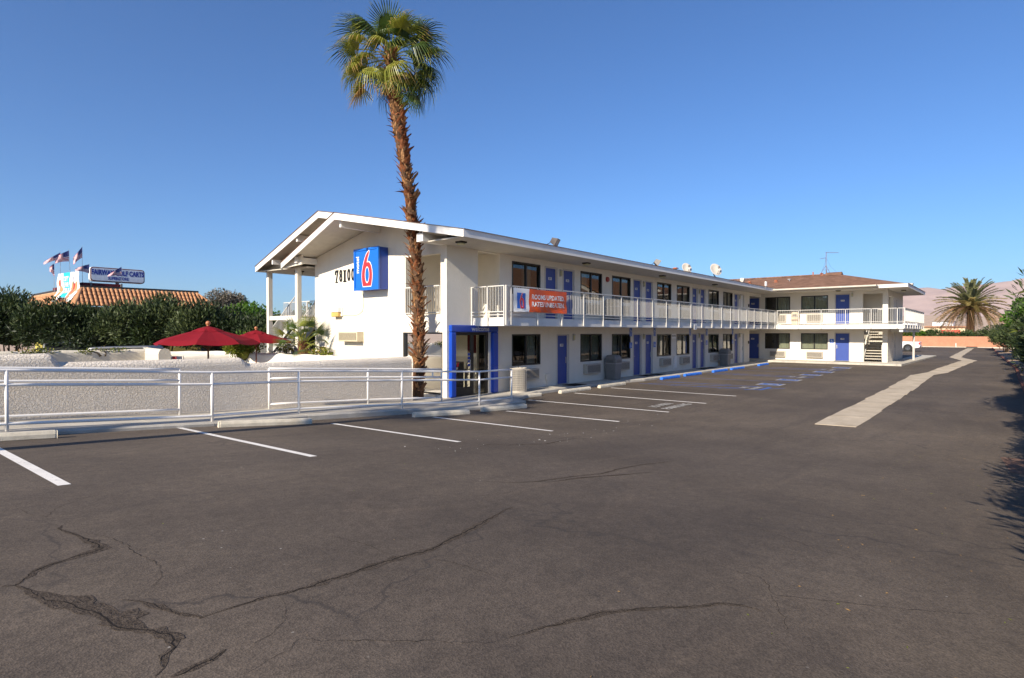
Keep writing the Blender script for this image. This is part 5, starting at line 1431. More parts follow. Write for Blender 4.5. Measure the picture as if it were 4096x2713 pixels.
fpanel(0, 1, 0, 1, 0, WHITE, 'banner_sheet'); fpanel(.30, .62, .14, 1, .01, CYAN, 'banner_stripe'); fpanel(.30, .62, 0, .13, .01, MAROON, 'banner_foot')
for s, v in (('CRISPY', .78), ('SHRIMP', .58), ('IS BACK', .38)):
    mb = MB(); put_text(mb, s, .52, lambda a, b: fpos(.46 + a / 6.4, v + b / 2.3, .02), bold=.012, squeeze=1.0); mb.build('banner_word', WHITE, fb_)
def fblob(u, v, ru, rv, tilt, mat, d=.02):
    mb = MB(); k = 20; rr_ = random.Random(int(u * 1000))
    pts = [(u, v)]
    for i in range(k):
        th = 2 * math.pi * i / k; q = rr_.uniform(.85, 1.1); a, b = ru * q * math.cos(th), rv * q * math.sin(th); pts.append((u + a + tilt * b, v + b))
    mb.add([fpos(a, b, d) for a, b in pts], [(0, 1 + i, 1 + (i + 1) % k) for i in range(k)]); mb.build('banner_picture', mat, fb_)
fblob(.13, .66, .05, .13, 0, ORANGE); fblob(.17, .36, .07, .22, .05, TAN, .024); fblob(.12, .12, .08, .1, 0, M('banner_bun', (.66, .42, .16), .6, .3, var=.3, vs=8))
fblob(.74, .40, .045, .30, .12, TAN); fblob(.85, .38, .045, .32, .14, TAN, .024); fblob(.80, .39, .02, .28, .13, RED, .03)
# store sign on its pole
ss = thing('store_sign', 'white pole sign FAIRWAY GOLF CARTS SUPERSTORE with dark red border behind the roof', 'sign', (16.3, 60, .5))
def rrect(x0, x1, z0, z1, r, y, k=6):
    P = []
    for cx_, cz_, a0 in ((x1 - r, z0 + r, -90), (x1 - r, z1 - r, 0), (x0 + r, z1 - r, 90), (x0 + r, z0 + r, 180)):
        for i in range(k + 1): t_ = R(a0 + 90 * i / k); P.append((cx_ + r * math.cos(t_), y, cz_ + r * math.sin(t_)))
    return P
mb = MB(); mb.prism(rrect(14.18, 18.34, 6.70, 7.97, .25, 60.0), (0, .5, 0)); mb.build('sign_case', WHITE, ss)
mb = MB(); mb.prism(rrect(14.20, 18.32, 6.72, 7.95, .24, 59.97), (0, .03, 0)); mb.build('sign_border', MAROON, ss)
mb = MB(); mb.prism(rrect(14.27, 18.25, 6.79, 7.88, .19, 59.94), (0, .03, 0)); mb.build('sign_face', M('sign_face_white', (.62, .68, .76), .4, .3), ss)
mb = MB(); put_text(mb, 'FAIRWAY GOLF CARTS', .60, lambda a, b: (16.26 + a, 59.93, 7.50 + b), bold=.028, squeeze=.64); put_text(mb, 'SUPERSTORE', .36, lambda a, b: (16.26 + a, 59.93, 7.03 + b), bold=.014, squeeze=.76); mb.build('sign_lettering', M('letter_blue', (.03, .05, .30), .5, .3), ss)
mb = MB(); mb.tube((16.25, 60.25, .3), (16.25, 60.25, 6.72), .14, n=12); mb.build('sign_pole', STEEL, ss, smooth=True)
def flag(x, ztop, hz0, tip, label, y=53.5, zb=5.7, lean=0, sag=.12):
    """tip: (dx, dz_top, dz_bottom) of the fly end relative to the hoist top"""
    t = thing('flag', label, 'flag', (x, y, zb), 'striped flags on the restaurant roof')
    mb = MB(); mb.tube((x + lean, y, zb - .2), (x, y, ztop + .06), .016, .010, 6); mb.build('flag_pole', STEEL, t)
    H = ztop - hz0; nx_, nz_ = 14, 13
    def P(u, v, d=0):      # u 0 hoist..1 fly ; v 0 bottom..1 top
        zh = hz0 + H * v; zt_ = ztop + tip[2] + (tip[1] - tip[2]) * v
        k = u ** .9; xx = x + tip[0] * u; z = zh + (zt_ - zh) * k + sag * math.sin(u * math.pi) * .5
        yy_ = y - .02 + .10 * math.sin(u * 6 + v * 2) * u + .05 * math.sin(u * 13 - v * 3) * u
        return (xx, yy_ - d, z)
    mb = MB()
    for j in range(nz_):
        for i in range(nx_):
            canton = i < 6 and j >= 6
            mb.quad(P(i / nx_, j / nz_), P((i + 1) / nx_, j / nz_), P((i + 1) / nx_, (j + 1) / nz_), P(i / nx_, (j + 1) / nz_), 2 if canton else (0 if j % 2 == 0 else 1))
    mb.build('flag_cloth', [FLAGR, WHITE, FLAGB], t)
    mb = MB()
    for d_ in (-.004, .004):
        for a in range(6):
            for b in range(5):
                u, v = (a + .5) / 14, (6.6 + b * 1.4) / 13
                mb.quad(P(u - .010, v, d_), P(u, v - .016, d_), P(u + .010, v, d_), P(u, v + .016, d_))
    mb.build('flag_stars', WHITE, t)
flag(10.81, 8.24, 7.74, (-.98, -.85, -1.0), 'leftmost of the high striped flags streaming left', lean=0)
flag(11.33, 8.44, 7.62, (-.83, -.62, -1.06), 'second high striped flag, overlapping the leftmost one', lean=.12)
flag(12.16, 8.82, 8.0, (-.56, -.95, -1.42), 'tallest striped flag drooping on the pole beside the banner')
flag(10.44, 7.36, 6.42, (-.26, -.30, -.62), 'small limp striped flag on the far left pole', zb=5.4)
flag(12.59, 7.51, 6.80, (-.88, -.44, -.60), 'striped flag flying just left of the store sign')
flag(14.72, 7.50, 6.81, (-.93, -.78, -.84), 'striped flag in front of the store sign lettering')
# ---------------------------------------------------------------- foliage
def leaves(rg, C, Rr, n, ll, lw, lumps=16, lump_r=.42, up=.45, zmin=None, skew=.7, fill=.0):
    """n leaf quads in clumps over an ellipsoid; returns verts, faces, clump id"""
    d = rg.normal(size=(lumps, 3)); d /= np.linalg.norm(d, axis=1)[:, None]
    d[:, 2] = np.where(d[:, 2] < -.35, -d[:, 2] * .6, d[:, 2])
    lc = d * rg.uniform(.45, .78, (lumps, 1)); lr = rg.uniform(.65, 1.25, lumps) * lump_r
    k = rg.integers(0, lumps, n)
    q = rg.normal(size=(n, 3)); q /= np.linalg.norm(q, axis=1)[:, None]
    rad = rg.uniform(0, 1, n) ** .33
    p = lc[k] + q * (lr[k] * rad)[:, None]
    p = p * np.array(Rr) + np.array(C)
    out = q * .8 + lc[k] * .6 + np.array([0, 0, up]) + rg.normal(size=(n, 3)) * skew
    out /= np.linalg.norm(out, axis=1)[:, None]
    side = np.cross(out, rg.normal(size=(n, 3))); side /= np.linalg.norm(side, axis=1)[:, None] + 1e-9
    L = ll * rg.uniform(.6, 1.2, (n, 1)); W = lw * rg.uniform(.7, 1.2, (n, 1))
    nrm = np.cross(out, side)
    V = np.stack([p, p + out * L * .45 + side * W * .5 + nrm * L * .06, p + out * L, p + out * L * .45 - side * W * .5 + nrm * L * .06], 1)
    if zmin is not None:
        keep = V[:, 0, 2] > zmin; V = V[keep]; k = k[keep]
    m = len(V)
    return V.reshape(-1, 3), np.arange(m * 4).reshape(-1, 4), k
def core_mesh(rg, C, Rr, s=.42, n=14, m=9):
    V = []; F = []
    for j in range(m + 1):
        for i in range(n):
            ph = math.pi * j / m - math.pi / 2; th = 2 * math.pi * i / n; r = s * rg.uniform(.85, 1.12)
            V.append((C[0] + Rr[0] * r * math.cos(ph) * math.cos(th), C[1] + Rr[1] * r * math.cos(ph) * math.sin(th), C[2] + Rr[2] * r * math.sin(ph)))
    for j in range(m):
        for i in range(n): F.append((j * n + i, j * n + (i + 1) % n, (j + 1) * n + (i + 1) % n, (j + 1) * n + i))
    return np.array(V), np.array(F)
def shrub(name, label, cat, group, C, Rr, n, ll, lw, mats, seed, zg, weights=(.6, .25, .15), lumps=18, lump_r=.42, stems=6, up=.45, zmin=None, core=True, skew=.7):
    rg = np.random.default_rng(seed)
    t = thing(name, label, cat, (C[0], C[1], zg), group)
    V, F, k = leaves(rg, C, Rr, n, ll, lw, lumps, lump_r, up, zmin, skew)
    cm = rg.choice(len(mats), size=lumps, p=weights[:len(mats)]); mi = cm[k]
    fl = rg.random(len(mi)) < .25; mi = np.where(fl, rg.integers(0, len(mats), len(mi)), mi)
    if core:
        Vc, Fc = core_mesh(rg, C, Rr); F = np.vstack([F, Fc + len(V)]); V = np.vstack([V, Vc]); mi = np.concatenate([mi, np.full(len(Fc), 0)])
    np_mesh('crown', V, F, mats, mi, parent=t, off=(C[0], C[1], zg))
    mb = MB(); rr_ = random.Random(seed)
    for i in range(stems):
        a = rr_.uniform(0, 6.28); b = rr_.uniform(.1, .5)
        mb.path([(C[0] + .12 * math.cos(a) * Rr[0], C[1] + .12 * math.sin(a) * Rr[1], zg - .05), (C[0] + .25 * math.cos(a) * Rr[0], C[1] + .25 * math.sin(a) * Rr[1], zg + (C[2] - zg) * .6), (C[0] + b * math.cos(a) * Rr[0], C[1] + b * math.sin(a) * Rr[1], C[2] + .3 * Rr[2])], [.05, .035, .015], 5)
    mb.build('trunk', STEM, t)
    return t
OM = [OLE, OLE2, OLE3]
# hedge along the street, left
hl = [(0, 4.14), (60, 4.34), (150, 4.04), (230, 3.58), (290, 3.78), (400, 4.0), (480, 4.1), (560, 4.16), (640, 4.04), (720, 3.6), (800, 3.5), (880, 3.32), (960, 3.35), (1040, 3.3), (1120, 3.6), (1200, 3.5)]
names = ['tallest oleander shrub at the left edge of the picture', 'dark oleander shrub under the far left flag', 'oleander shrub just below the food banner', 'low oleander shrub in the dip right of the food banner',
         'oleander shrub below the store sign', 'broad oleander shrub in front of the middle of the tile roof', 'oleander shrub in front of the right end of the tile roof', 'oleander shrub below the grey tree', 'oleander shrub behind the nearer red umbrella', 'oleander shrub behind the farther red umbrella',
         'dark oleander shrub between the porch posts', 'oleander shrub behind the outside stair']
xs_ = [4.2, 6.0, 7.5, 8.9, 10.2, 11.6, 13.0, 14.2, 15.2, 16.4, 17.6, 19.3]
hz_ = [4.15, 4.2, 3.9, 3.4, 3.75, 3.85, 3.6, 3.2, 3.05, 3.0, 3.5, 3.4]
for i, (x, h) in enumerate(zip(xs_, hz_)):
    y = 46.2 - 1.10 * x + (.6 if i % 2 else 0) + 1.0
    zg = .25; c = (x, y, zg + (h - zg) * .56)
    shrub('oleander_shrub', names[i], 'shrub', 'oleander hedge along the street', c, (1.9, 1.8, (h - zg) * .52), 14000, .26, .07, OM, 100 + i, zg, (.45, .13, .42), 30, .42, 8, up=.7, zmin=zg + .1)
# greener mass and grey tree further back
shrub('ficus_tree', 'bright green dense tree behind the hedge, left of the porch post', 'tree', 'trees behind the hedge', (19.5, 42.5, 2.6), (3.2, 2.4, 2.1), 9000, .24, .13, [GRN, OLE, GRN], 130, .2, (.5, .3, .2), 24, .4)
shrub('ficus_tree', 'bright green tree rising behind the hedge at the porch', 'tree', 'trees behind the hedge', (23.5, 38.5, 2.4), (3.0, 2.4, 2.0), 8000, .24, .13, [GRN, OLE, GRN], 131, .2, (.5, .3, .2), 24, .4)
shrub('grey_tree', 'dusty grey leafed tree beyond the right end of the restaurant roof', 'tree', None, (28.6, 66.5, 4.7), (2.9, 2.2, 2.4), 9000, .30, .10, [GREYT, GREYT, OLE3], 132, .2, (.5, .35, .15), 20, .36, core=False, up=-.2)
# right-hand hedge beside the drive
rn = ['oleander shrub nearest the viewer at the right edge, mostly out of view', 'second oleander shrub at the right edge of the drive', 'dense oleander shrub beside the faded red patch', 'oleander shrub past the red patch', 'tall oleander with long arching leaves at the right edge against the sky', 'tall oleander behind the arching one at the right edge',
      'dark oleander shrub beside the drive, front of the trimmed row', 'rounded oleander shrub with pale tips in the trimmed row', 'oleander shrub in the middle of the trimmed row', 'oleander shrub with a brown dead branch in the trimmed row', 'oleander shrub beside the red kerb, far part of the row', 'far oleander shrub in shade along the drive', 'farther oleander shrub bulging towards the drive', 'last but one oleander shrub before the salmon wall', 'last oleander shrub touching the salmon block wall']
rx = [4.5, 8.2, 11.5, 14.6, 18.4, 21.6, 26, 31, 36, 41.5, 47.5, 54, 63, 74, 87]
ry_ = [-2.0, -1.95, -1.95, -1.95, -1.80, -1.85, -1.95, -1.95, -2.0, -2.0, -1.95, -1.8, -1.55, -1.2, -.55]
rh = [3.3, 3.5, 3.2, 3.5, 4.3, 3.9, 3.1, 3.1, 3.1, 3.2, 3.2, 3.3, 3.3, 3.2, 3.1]
rl = [2.0, 1.9, 1.8, 1.8, 1.7, 1.9, 2.7, 2.8, 2.9, 3.1, 3.4, 4.0, 5.2, 6.2, 7.0]
for i, (x, y, h, L) in enumerate(zip(rx, ry_, rh, rl)):
    zg = gz(x, 0) - .2
    near = i < 8
    shrub('oleander_shrub', rn[i], 'shrub', 'oleander hedge along the drive', (x, y, zg + h * .52), (L, 1.45 if i not in (4, 5) else 1.5, h * .55), 15000 if near else 13000, .22 if near else .24, .045 if near else .07, OM, 200 + i, zg, (.5, .32, .18), 34, .36 if near else .34, 6, up=.8, zmin=zg + .12, skew=.6)
shrub('ficus_tree', 'bright green tree standing above the hedge at the right', 'tree', None, (62, -2.6, 3.6), (4.0, 2.3, 1.75), 14000, .26, .14, [GRN, GRN, OLE], 240, .1, (.5, .3, .2), 26, .4)
# long arching oleander shoots hanging over the right edge
for i, (x, y, z) in enumerate([(18.0, -.42, 3.9), (18.6, -.40, 3.3), (17.6, -.36, 2.75), (19.4, -.5, 3.6)]):
    rg = np.random.default_rng(300 + i); t = None
for o_ in [o for o in bpy.data.objects if o.get('label') == rn[4]]:
    rg = np.random.default_rng(301); V = []; mbs = MB()
    for s_ in range(16):
        p = np.array([18.2 + rg.uniform(-1.2, 1.6), -.85 + rg.uniform(-.3, .15), rg.uniform(2.2, 3.9)]); d = np.array([rg.uniform(-.3, .3), rg.uniform(.3, .8), rg.uniform(.3, .9)]); L = rg.uniform(.4, .75); pts = []
        for k_ in range(6):
            q = p + d * L * k_ / 5 + np.array([0, 0, -.22 * (k_ / 5) ** 2]); pts.append(tuple(q))
            if k_ > 0:
                for a_ in range(4):
                    dd = rg.normal(size=3) * .8 + d + np.array([0, .1, -.15]); dd /= np.linalg.norm(dd); sd = np.cross(dd, rg.normal(size=3)); sd /= np.linalg.norm(sd); l_ = rg.uniform(.13, .24)
                    V += [q, q + dd * l_ * .45 + sd * .014 - np.array([0, 0, .01]), q + dd * l_ - np.array([0, 0, .05]), q + dd * l_ * .45 - sd * .014 - np.array([0, 0, .01])]
        mbs.path(pts, .007, 4)
    V = np.array(V); F = np.arange(len(V)).reshape(-1, 4)
    np_mesh('arching_leaves', V, F, [OLE2, OLE, CIT], rg.integers(0, 3, len(F)), parent=o_, off=tuple(o_.location))
    mbs.build('shoot', STEM, o_)
# low red-brown kerb at the hedge bed
mb = MB()
for a, b in zip(range(24, 98, 2), range(26, 100, 2)):
    ya, yb = lot_edge(a) + .06, lot_edge(b) + .06; mb.prism([(a, ya, gz(a, ya) - .05), (b, yb, gz(b, yb) - .05), (b, yb - .12, gz(b, yb) - .05), (a, ya - .12, gz(a, ya) - .05)], (0, 0, .13))
mb.build('planter_kerb', REDCURB, None, kind='structure')
# courtyard planting
shrub('citrus_bush', 'yellow-green leafy bush between the two umbrella poles', 'shrub', None, (11.25, 24.6, 1.42), (.80, .80, .72), 1800, .13, .07, [CIT, GRN, CIT], 250, .2, (.5, .25, .25), 12, .42, 5)
for (x, y, z, r, lb) in ((11.95, 22.4, 1.5, .26, 'small yellow-green shrub in the planter below the little palm'), (12.0, 19.6, 1.46, .24, 'small sprawling shrub in the planter near the gable wall'), (11.95, 20.2, 1.44, .2, 'tiny low shrub in the planter between two others')):
    shrub('planter_shrub', lb, 'shrub', 'small shrubs in the courtyard planter', (x, y, z), (r, r, r * .9), 150, .11, .055, [CIT, CIT, DRYL], int(x * 30), .9, (.5, .3, .2), 7, .5, 4, core=False)
for i, (x, lb) in enumerate(((4.2, 'longer vine sprig trailing over the tan courtyard wall'), (6.0, 'shorter vine sprig trailing near the pier of the tan wall'))):
    shrub('vine', lb, 'vine', 'vines on the tan wall', (x, 23.86, 1.60), (.75, .10, .16), 230, .07, .05, [CIT, OLE2, DRYL], 260 + i, 1.5, (.5, .3, .2), 12, .4, 2, core=False)

# ---------------------------------------------------------------- fan palms
def fan_frond(seed, R_=1.0, pet=.9, spread=230, droop=.35, n=36):
    """returns verts, faces, material ids; petiole leaves along +X"""
    rg = random.Random(seed); V = []; F = []; Mi = []
    def q(a, b, c, d, m):
        k = len(V); V.extend([a, b, c, d]); F.append((k, k + 1, k + 2, k + 3)); Mi.append(m)
    # petiole: flattened, arching
    P = [Vector((pet * t, 0, .10 * math.sin(t * math.pi) - .04 * t * t)) for t in (0, .33, .66, 1)]
    for a, b in zip(P, P[1:]):
        for w0, w1 in ((Vector((0, .022, 0)), Vector((0, -.022, 0))), (Vector((0, 0, .012)), Vector((0, 0, -.012)))):
            q(a + w0, b + w0, b + w1, a + w1, 2)
    h = P[-1]
    for i in range(n):
        a0 = R(-spread / 2 + spread * i / n); a1 = R(-spread / 2 + spread * (i + 1) / n); am = (a0 + a1) / 2
        L = R_ * (1 - .22 * abs(am) / R(spread / 2)) * rg.uniform(.84, 1.08)
        fold = .026 * R_
        def pt(a, r, up=0):
            z = -droop * (r / R_) ** 2.3 * .55 * R_ - abs(math.sin(a)) * .16 * r + up
            return h + Vector((math.cos(a) * r, math.sin(a) * r, z))
        r1 = L * .42
        q(h, pt(a0, r1, 0), pt(am, r1 * 1.01, fold), h, 0)
        q(h, pt(am, r1 * 1.01, fold), pt(a1, r1, 0), h, 0)
        w = (a1 - a0) * .5
        tw = rg.uniform(-.9, .9) * w; dr = rg.uniform(.4, 2.2)
        def pt2(a, r, up=0):
            p = pt(a, r, up); e = max(0, r / L - .62); p.z -= e * e * 1.6 * droop * dr * R_ * 2; return p
        m1, m2, m3 = L * .66, L * .86, L
        A = (pt(a0 + w * .12, r1), pt(a1 - w * .12, r1)); B = (pt2(am - w * .46 + tw * .3, m1), pt2(am + w * .46 + tw * .3, m1)); C2 = (pt2(am - w * .20 + tw * .7, m2), pt2(am + w * .20 + tw * .7, m2)); D = pt2(am + tw, m3)
        q(A[0], A[1], B[1], B[0], 0); q(B[0], B[1], C2[1], C2[0], 0); q(C2[0], C2[1], D, D + Vector((.001, .001, 0)), 1)
    return np.array([tuple(v) for v in V]), np.array(F), np.array(Mi)
def place(V, o, yaw, pitch, roll=0, s=1.0):
    Mx = Euler((roll, -pitch, yaw), 'XYZ').to_matrix(); return (V * s) @ np.array(Mx).T + np.array(o)
def fan_crown(t, top, base, specs, seed, R_=1.0):
    rg = random.Random(seed)
    for (yaw, pitch, pet, rad, droop, kind, off) in specs:
        V, F, Mi = fan_frond(rg.randint(0, 9999), rad, pet, 205 if kind < 2 else 120, droop * .85, 30 if rad > .8 else 22)
        o = Vector(top) + Vector((math.cos(yaw) * .12, math.sin(yaw) * .12, off))
        V = place(V, o, yaw, pitch, rg.uniform(-.5, .5))
        mats = {0: [FAN, FANL, FANL], 1: [FANL, FAND, FANL], 2: [FAND, DRYL, DRYL]}[kind]
        np_mesh('frond', V, F, mats, Mi, parent=t, off=tuple(base))
def camdir(a):      # angle in the picture plane: 0 right, 90 away, 180 left, 270 towards the viewer
    return YAW - R(90) + R(a)
# --- tall Washingtonia in front of the gable
TR = [(12.27, 14.47, .05), (12.3, 14.47, 1.74), (12.3, 14.5, 3.08), (12.28, 14.54, 4.4), (12.2, 14.66, 5.8), (12.14, 14.75, 6.9), (12.05, 14.89, 8.0), (11.95, 15.02, 8.93), (11.88, 15.12, 9.87), (11.81, 15.21, 10.57), (11.79, 15.24, 11.19), (11.80, 15.22, 11.6)]
TRr = [.19, .17, .15, .145, .15, .155, .165, .19, .20, .18, .14, .11]
def palm_trunk(t, TR, TRr, nboot, seed, scale=1.0, z0=.3, extra=900):
    mb = MB(); mb.path(TR, [r for r in TRr], 14); mb.build('trunk', BARK, t)
    rr_ = random.Random(seed); metas = []
    for k in range(6):
        mb = MB(); L = rr_.uniform(.20, .32) * scale; w = rr_.uniform(.11, .17) * scale; c = rr_.uniform(.02, .06)
        vs = [(0, -w / 2, 0), (0, w / 2, 0), (c, -w * .42, L * .5), (c, w * .42, L * .5), (c * 2.2 + .02, -w * .05 + rr_.uniform(-.03, .03), L), (c * 2 + .015, w * .33, L * .86), (.022, -w / 2, 0), (.022, w / 2, 0), (c + .02, 0, L * .5)]
        mb.add(vs, [(0, 1, 3, 2), (2, 3, 5, 4), (6, 8, 7), (0, 6, 7, 1), (0, 2, 8, 6), (1, 7, 8, 3), (2, 4, 8), (3, 8, 5), (4, 5, 8)])
        metas.append(mb.mesh('leaf_base', [BOOT1, BOOT2, BOOT3][k % 3] if k < 5 else BOOT1))
    zs = TR[0][2] + z0; ze = TR[-1][2] - .1; base = wl(t)
    for i in range(nboot):
        f = i / nboot; z = zs + (ze - zs) * f
        for a, b, ra, rb in zip(TR, TR[1:], TRr, TRr[1:]):
            if a[2] <= z <= b[2]: q = (z - a[2]) / (b[2] - a[2]); break
        x = a[0] + (b[0] - a[0]) * q; y = a[1] + (b[1] - a[1]) * q; r = ra + (rb - ra) * q
        yaw = camdir(-137.5 * i) if i % 3 == 0 else camdir(rr_.uniform(170, 370))
        o = bpy.data.objects.new('leaf_base', rr_.choice(metas)); COL.objects.link(o); o.parent = t
        o.location = Vector((x + math.cos(yaw) * r * .93, y + math.sin(yaw) * r * .93, z)) - base
        flare = rr_.uniform(.05, .55) if rr_.random() < .9 else rr_.uniform(.9, 1.5)
        o.rotation_euler = Euler((rr_.uniform(-.35, .35), flare, yaw), 'XYZ'); k = rr_.uniform(.8, 1.25); o.scale = (k, k, k)
    mb = MB()                                    # the remaining, smaller stubs between them
    for i in range(extra):
        z = zs + (ze - zs) * rr_.random()
        for a, b, ra, rb in zip(TR, TR[1:], TRr, TRr[1:]):
            if a[2] <= z <= b[2]: q = (z - a[2]) / (b[2] - a[2]); break
        yaw = rr_.uniform(0, 6.283); r = (ra + (rb - ra) * q) * .97; c = Vector((a[0] + (b[0] - a[0]) * q, a[1] + (b[1] - a[1]) * q, z))
        e = Vector((math.cos(yaw), math.sin(yaw), 0)); s_ = Vector((-e.y, e.x, 0)); L = rr_.uniform(.10, .24); w = rr_.uniform(.03, .07); fl = rr_.uniform(.01, .09); tw = rr_.uniform(-.06, .06)
        p = c + e * r; k = len(mb.v)
        mb.add([p - s_ * w, p + s_ * w, p + s_ * (w * .8 + tw) + e * fl * .5 + Vector((0, 0, L * .55)), p - s_ * (w * .8 - tw) + e * fl * .5 + Vector((0, 0, L * .55)), p + s_ * tw * 2 + e * fl + Vector((0, 0, L)), p + s_ * tw + e * (fl * .5 + .02) + Vector((0, 0, L * .4))],
               [(0, 1, 2, 3), (3, 2, 4), (0, 5, 1), (1, 5, 2), (0, 3, 5)], rr_.randint(0, 2))
    if extra: mb.build('leaf_base', [BOOT1, BOOT2, BOOT3], t, kind='stuff')
palm = thing('fan_palm', 'tall leaning fan palm with shaggy rust-brown trunk rising in front of the motel', 'palm tree', (12.27, 14.47, .12))
palm_trunk(palm, TR, TRr, 296, 5)
rg = random.Random(21); specs = []
for a, p, pet, rad, dr, kd, off in [
    (90, 78, .9, 1.05, .1, 0, .0), (60, 66, .95, 1.05, .15, 0, .0), (120, 68, 1.0, 1.0, .15, 0, 0), (10, 60, .95, .95, .3, 0, 0), (175, 58, 1.05, .95, .3, 0, 0), (270, 70, .7, .95, .3, 0, 0),
    (150, 42, 1.15, .95, .45, 0, -.05), (200, 35, 1.1, .95, .6, 0, -.05), (30, 38, 1.1, 1.0, .6, 0, -.05), (340, 30, 1.05, .95, .7, 0, -.05), (300, 38, .9, .9, .8, 1, -.05), (240, 36, .9, .9, .8, 0, -.05), (90, 30, 1, 1, .6, 0, -.1),
    (180, 12, 1.2, .9, .7, 0, -.15), (0, 8, 1.15, 1.0, .7, 0, -.15), (215, 8, 1.05, .85, .8, 1, -.15), (325, 6, 1.05, .9, .8, 0, -.15), (265, 10, .8, .85, .9, 1, -.2), (60, 0, 1.1, 1, .7, 0, -.2), (130, 0, 1.1, 1, .7, 0, -.2),
    (190, -18, 1.15, .85, .8, 1, -.3), (350, -20, 1.1, .95, .8, 0, -.3), (15, -30, 1.05, .95, .8, 0, -.3), (285, -25, .8, .85, .9, 1, -.35), (235, -30, .85, .8, .9, 1, -.35), (100, -30, 1.0, .9, .8, 0, -.3),
    (80, 50, .6, .95, .3, 0, 0), (200, 52, .6, .9, .4, 0, 0), (320, 55, .55, .9, .4, 0, 0), (0, 42, .7, .95, .5, 0, -.05), (160, 22, .8, .9, .6, 1, -.1), (22, 18, .8, .95, .6, 0, -.1), (140, 55, .8, 1.0, .1, 0, .05), (40, 58, .8, 1.0, .1, 0, .05), (208, -10, .75, .85, .7, 1, -.2), (335, -14, .8, .9, .7, 0, -.2), (180, -5, 1.0, .9, .6, 0, -.2), (5, -12, 1.0, 1.0, .6, 0, -.25), (250, 20, .55, .85, .8, 0, -.1), (290, 14, .6, .85, .8, 0, -.15), (30, -42, .85, .9, .6, 0, -.3), (345, -38, .7, .9, .7, 0, -.3),
    (270, -62, .5, .95, .3, 1, -.35), (310, -55, .6, .9, .4, 1, -.35), (250, -68, .5, .8, .3, 1, -.4), (5, -52, 1.0, .95, .5, 0, -.4), (340, -48, .9, .95, .5, 0, -.35), (290, -70, .4, .9, .2, 1, -.45)]:
    specs.append((camdir(a) + rg.uniform(-.1, .1), R(p + rg.uniform(-4, 4)), pet * .9, rad * .97, dr, kd, off))
specs.append((camdir(186), R(-48), 1.25, .95, .15, 2, -.25)); specs.append((camdir(182), R(-44), 1.2, .8, .15, 1, -.3)); specs.append((camdir(-20), R(-60), 1.35, .85, .2, 0, -.35)); specs.append((camdir(255), R(-78), .3, .7, .1, 1, -.55))
fan_crown(palm, (11.80, 15.20, 11.45), (12.27, 14.47, .12), specs, 9)
# --- two more of the street row, just left of the picture; their shadows lie across the lot and the eaves
def street_palm(x, y, h, r, label, seed):
    z = gz(x, y)
    t = thing('fan_palm', label, 'palm tree', (x, y, z), 'fan palms in the row along the front')
    T = [(x, y, z), (x + .02, y, z + h * .4), (x - .03, y + .03, z + h * .8), (x, y, z + h)]
    mb = MB(); mb.path(T, [r * 1.15, r, r, r * .85], 14); mb.build('trunk', BARK, t)
    rg = random.Random(seed); sp = []
    for i in range(26): sp.append((i * 2.4, R(80 - 5.4 * i + rg.uniform(-6, 6)), rg.uniform(.7, 1.05), rg.uniform(.85, 1.0), .2 + .02 * i, 0 if i < 18 else 1, -.02 * i))
    fan_crown(t, (x, y, z + h), (x, y, z), sp, seed)
street_palm(-3.6, 10.05, 8.1, .16, 'fan palm just outside the left edge, nearer one', 31)
street_palm(-2.2, 11.68, 14.6, .17, 'taller fan palm just outside the left edge', 32)
# --- little palm in the courtyard
pb = (12.09, 21.28, .2)
sp_ = thing('dwarf_fan_palm', 'small fan palm with stubby scaly trunk in front of the outside stair', 'palm tree', pb)
mb = MB(); mb.path([(12.09, 21.28, .2), (12.09, 21.28, 1.3), (12.07, 21.30, 1.95)], [.26, .24, .15], 12); mb.build('trunk', BARK, sp_)
rr = random.Random(3); mb = MB()
for i in range(190):
    z = .6 + 1.25 * i / 190; a = i * 2.4; r = .25 - .05 * (z - .6); x, y = 12.09 + math.cos(a) * r, 21.28 + math.sin(a) * r
    mb.add([(x - math.sin(a) * .03, y + math.cos(a) * .03, z), (x + math.sin(a) * .03, y - math.cos(a) * .03, z), (x + math.cos(a) * .06, y + math.sin(a) * .06, z + .09)], [(0, 1, 2)])
mb.build('trunk_scale', BOOT1, sp_, kind='stuff')
sp = []
for i in range(21): sp.append((i * 2.4, R(80 - 4.6 * i + rr.uniform(-7, 7)), rr.uniform(.5, .8), rr.uniform(.48, .60), .05 + .003 * i, 0 if i % 3 else 1, -.01 * i))
fan_crown(sp_, (12.07, 21.30, 1.9), pb, sp, 12)

